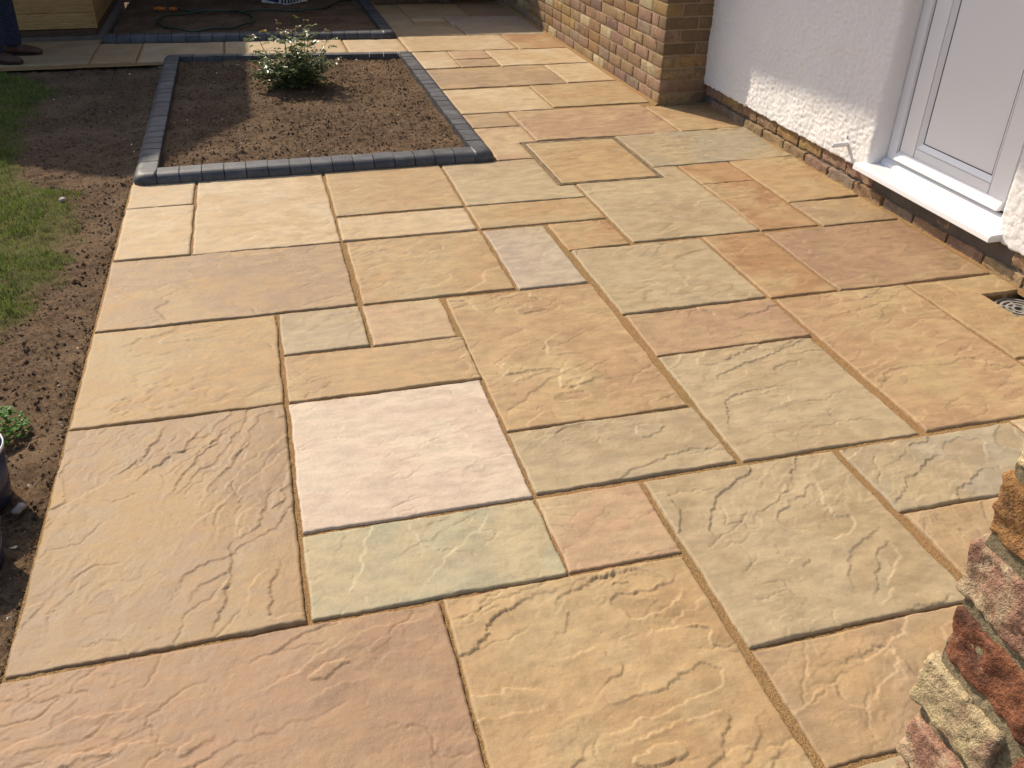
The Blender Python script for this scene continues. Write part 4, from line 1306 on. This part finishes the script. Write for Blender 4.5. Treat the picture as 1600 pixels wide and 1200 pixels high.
def herb(label, c, r, h, n, seed):
    t = empty('herb_plant', c); tag(t, label, 'plant', 'leafy herbs by the pots')
    r_ = random.Random(seed); L = []
    for i in range(n):
        a = r_.uniform(0, 6.283); q = r * math.sqrt(r_.random()); z = h * (1 - (q / r) ** 2 * .7) * r_.uniform(0.35, 1)
        p = Vector((math.cos(a) * q, math.sin(a) * q, z))
        d = Vector((math.cos(a), math.sin(a), r_.uniform(-.1, .5))).normalized()
        for s in (-1, 0, 1):
            dd = (Matrix.Rotation(s * 0.8, 3, 'Z') @ d).normalized()
            L.append((p, dd, Vector((r_.uniform(-.5, .5), r_.uniform(-.5, .5), 1)).normalized(), r_.uniform(.010, .018), r_.uniform(.008, .013)))
    o = leaf_cloud('foliage', L, M['herb'], t); tag(o, kind='stuff')
    b = MB()
    for i in range(9):
        a = r_.uniform(0, 6.283); b.tube([(0, 0, -.02), (math.cos(a) * r * .3, math.sin(a) * r * .3, h * .5), (math.cos(a) * r * .7, math.sin(a) * r * .7, h * .7)], 0.0018, 5)
    b.build('stems', M['stem'], t)


herb('bright green parsley like clump behind the navy pot', (-0.845, 0.665, -0.02), 0.115, 0.085, 330, 3)
herb('small bright green seedling clump above the parsley clump', (-0.99, 0.93, -0.02), 0.075, 0.06, 110, 4)


def pebble(label, c, s, seed):
    t = brick_mesh(s[0], s[1], s[2], seed, st=s[2] / 3, amp=0.003, rnd=min(s) * 0.49)
    o = link('pebble', t, M['pebble'], None, loc=c, rz=seed); tag(o, label, 'stone', 'loose stones in the soil'); return o


pebble('pale oval pebble in shade beside the pots', (-0.685, 0.268, -0.024), (0.040, 0.026, 0.018), 1)
pebble('pale pebble at the edge of the lawn', (-0.876, 2.58, -0.01), (0.036, 0.026, 0.02), 2)
pebble('grey brown stone half hidden at the far bottom left', (-0.672, 0.0, -0.026), (0.036, 0.026, 0.017), 3)

# --- person by the shed
person = empty('person', (-1.70, 5.77, 0)); tag(person, 'person in dark blue jeans and brown shoes standing by the shed', 'person')


def skin_mesh(name, joints, bones, mat, parent, sub=2):
    me = bpy.data.meshes.new(name); keys = list(joints)
    me.from_pydata([joints[k][0] for k in keys], [(keys.index(a), keys.index(b)) for a, b in bones], [])
    o = link(name, me, mat, parent)
    md = o.modifiers.new('skin', 'SKIN'); md.use_smooth_shade = True
    for i, k in enumerate(keys):
        r_ = joints[k][1]; me.skin_vertices[0].data[i].radius = r_ if isinstance(r_, tuple) else (r_, r_)
    me.skin_vertices[0].data[0].use_root = True
    sb = o.modifiers.new('sub', 'SUBSURF'); sb.levels = sub; sb.render_levels = sub
    return o


# faces +x; left foot nearer the camera (-y)
J = {'pelvis': ((-0.02, 0.02, 0.98), (0.13, 0.17)), 'hipL': ((-0.02, -0.09, 0.90), 0.105), 'kneeL': ((0.0, -0.12, 0.50), 0.078), 'ankL': ((-0.05, -0.15, 0.10), 0.075), 'hemL': ((-0.05, -0.15, 0.055), 0.072),
     'hipR': ((-0.02, 0.11, 0.90), 0.105), 'kneeR': ((0.03, 0.13, 0.50), 0.078), 'ankR': ((0.02, 0.13, 0.10), 0.075), 'hemR': ((0.02, 0.13, 0.055), 0.072), 'waist': ((-0.02, 0.01, 1.08), (0.115, 0.155))}
skin_mesh('jeans', J, [('pelvis', 'waist'), ('pelvis', 'hipL'), ('hipL', 'kneeL'), ('kneeL', 'ankL'), ('ankL', 'hemL'), ('pelvis', 'hipR'), ('hipR', 'kneeR'), ('kneeR', 'ankR'), ('ankR', 'hemR')], M['jeans'], person)
S_ = {'waist': ((-0.02, 0.01, 1.04), (0.125, 0.165)), 'chest': ((-0.02, 0.01, 1.30), (0.125, 0.175)), 'neck': ((-0.01, 0.01, 1.47), (0.07, 0.075)), 'shL': ((-0.02, -0.18, 1.42), 0.068), 'elL': ((-0.03, -0.25, 1.14), 0.052),
      'wrL': ((0.08, -0.24, 0.93), 0.040), 'shR': ((-0.02, 0.20, 1.42), 0.068), 'elR': ((-0.03, 0.27, 1.14), 0.052), 'wrR': ((0.08, 0.26, 0.93), 0.040)}
skin_mesh('shirt', S_, [('waist', 'chest'), ('chest', 'neck'), ('chest', 'shL'), ('shL', 'elL'), ('elL', 'wrL'), ('chest', 'shR'), ('shR', 'elR'), ('elR', 'wrR')], M['shirt'], person)
B_ = {'neck': ((-0.01, 0.01, 1.42), 0.052), 'neck2': ((0.0, 0.01, 1.52), 0.052), 'head': ((0.02, 0.01, 1.60), (0.085, 0.072)), 'top': ((0.01, 0.01, 1.70), (0.088, 0.072)), 'nose': ((0.115, 0.01, 1.60), 0.014)}
bd_ = [('neck', 'neck2'), ('neck2', 'head'), ('head', 'top'), ('head', 'nose')]
for sg, nmx in ((-1, 'L'), (1, 'R')):
    yy = (-0.24, 0.26)[sg > 0]
    B_['w' + nmx] = ((0.075, yy, 0.935), 0.027); B_['p' + nmx] = ((0.12, yy, 0.86), (0.034, 0.018))
    for i in range(4):
        B_['f%d%s' % (i, nmx)] = ((0.135 + 0.012 * (i - 1.5), yy + 0.004 * i * -sg, 0.815), 0.0095); B_['g%d%s' % (i, nmx)] = ((0.138 + 0.015 * (i - 1.5), yy - sg * 0.015, 0.775 + 0.006 * abs(i - 1.5)), 0.0085)
        bd_ += [('p' + nmx, 'f%d%s' % (i, nmx)), ('f%d%s' % (i, nmx), 'g%d%s' % (i, nmx))]
    B_['t' + nmx] = ((0.155, yy - sg * 0.02, 0.86), 0.0105); B_['u' + nmx] = ((0.168, yy - sg * 0.028, 0.825), 0.009)
    bd_ += [('w' + nmx, 'p' + nmx), ('p' + nmx, 't' + nmx), ('t' + nmx, 'u' + nmx)]
    # forearm inside the sleeve joins the hand to the body
    B_['e' + nmx] = ((-0.03, yy + 0.01 * -sg * -1, 1.14), 0.034); B_['s' + nmx] = ((-0.02, (-0.17, 0.19)[sg > 0], 1.40), 0.045)
    bd_ += [('e' + nmx, 'w' + nmx), ('s' + nmx, 'e' + nmx), ('neck', 's' + nmx)]
skin_mesh('body', B_, bd_, M['skin'], person)
hr = MB(); hr.lathe([(0.001, 0.112), (0.05, 0.105), (0.08, 0.075), (0.092, 0.03), (0.09, -0.02), (0.08, -0.03), (0.001, 0.02)], (-0.005, 0.01, 1.69), 24)
hr.build('hair', M['hair'], person, smooth=True)
for sy, ax, ay, rz in ((-1, -0.05, -0.15, -0.35), (1, 0.02, 0.13, -0.10)):
    V = []; F = []
    prof = [(-0.085, 0.030, 0.085), (-0.06, 0.040, 0.105), (0.0, 0.042, 0.105), (0.06, 0.046, 0.075), (0.12, 0.050, 0.058), (0.17, 0.042, 0.046), (0.195, 0.02, 0.032)]
    n = 12
    for (px, hw, ht) in prof:
        for k in range(n):
            a = 2 * math.pi * k / n
            V.append((px, hw * math.cos(a) * (1.0 if math.sin(a) < 0 else 0.9), max(0.012, ht * 0.5 + ht * 0.5 * math.sin(a)) if math.sin(a) > -0.6 else 0.012))
    for i in range(len(prof) - 1):
        for k in range(n): F.append((i * n + k, i * n + (k + 1) % n, (i + 1) * n + (k + 1) % n, (i + 1) * n + k))
    b = MB(); b.v = V; b.f = F + [tuple(range(n))[::-1], tuple((len(prof) - 1) * n + k for k in range(n))]
    o = b.build('shoe', M['shoe'], person, smooth=True); o.location = (ax, ay, 0.002); o.rotation_euler = (0, 0, rz)
    b = MB(); b.tube([(-0.08, 0, 0.008), (0.0, 0, 0.008), (0.12, 0, 0.008), (0.19, 0, 0.008)], [0.036, 0.044, 0.052, 0.024], 12)
    b.v = [(x, y, 0.0 if z < 0.008 else 0.014) for x, y, z in b.v]
    s2 = b.build('sole', M['sole'], o, smooth=False)
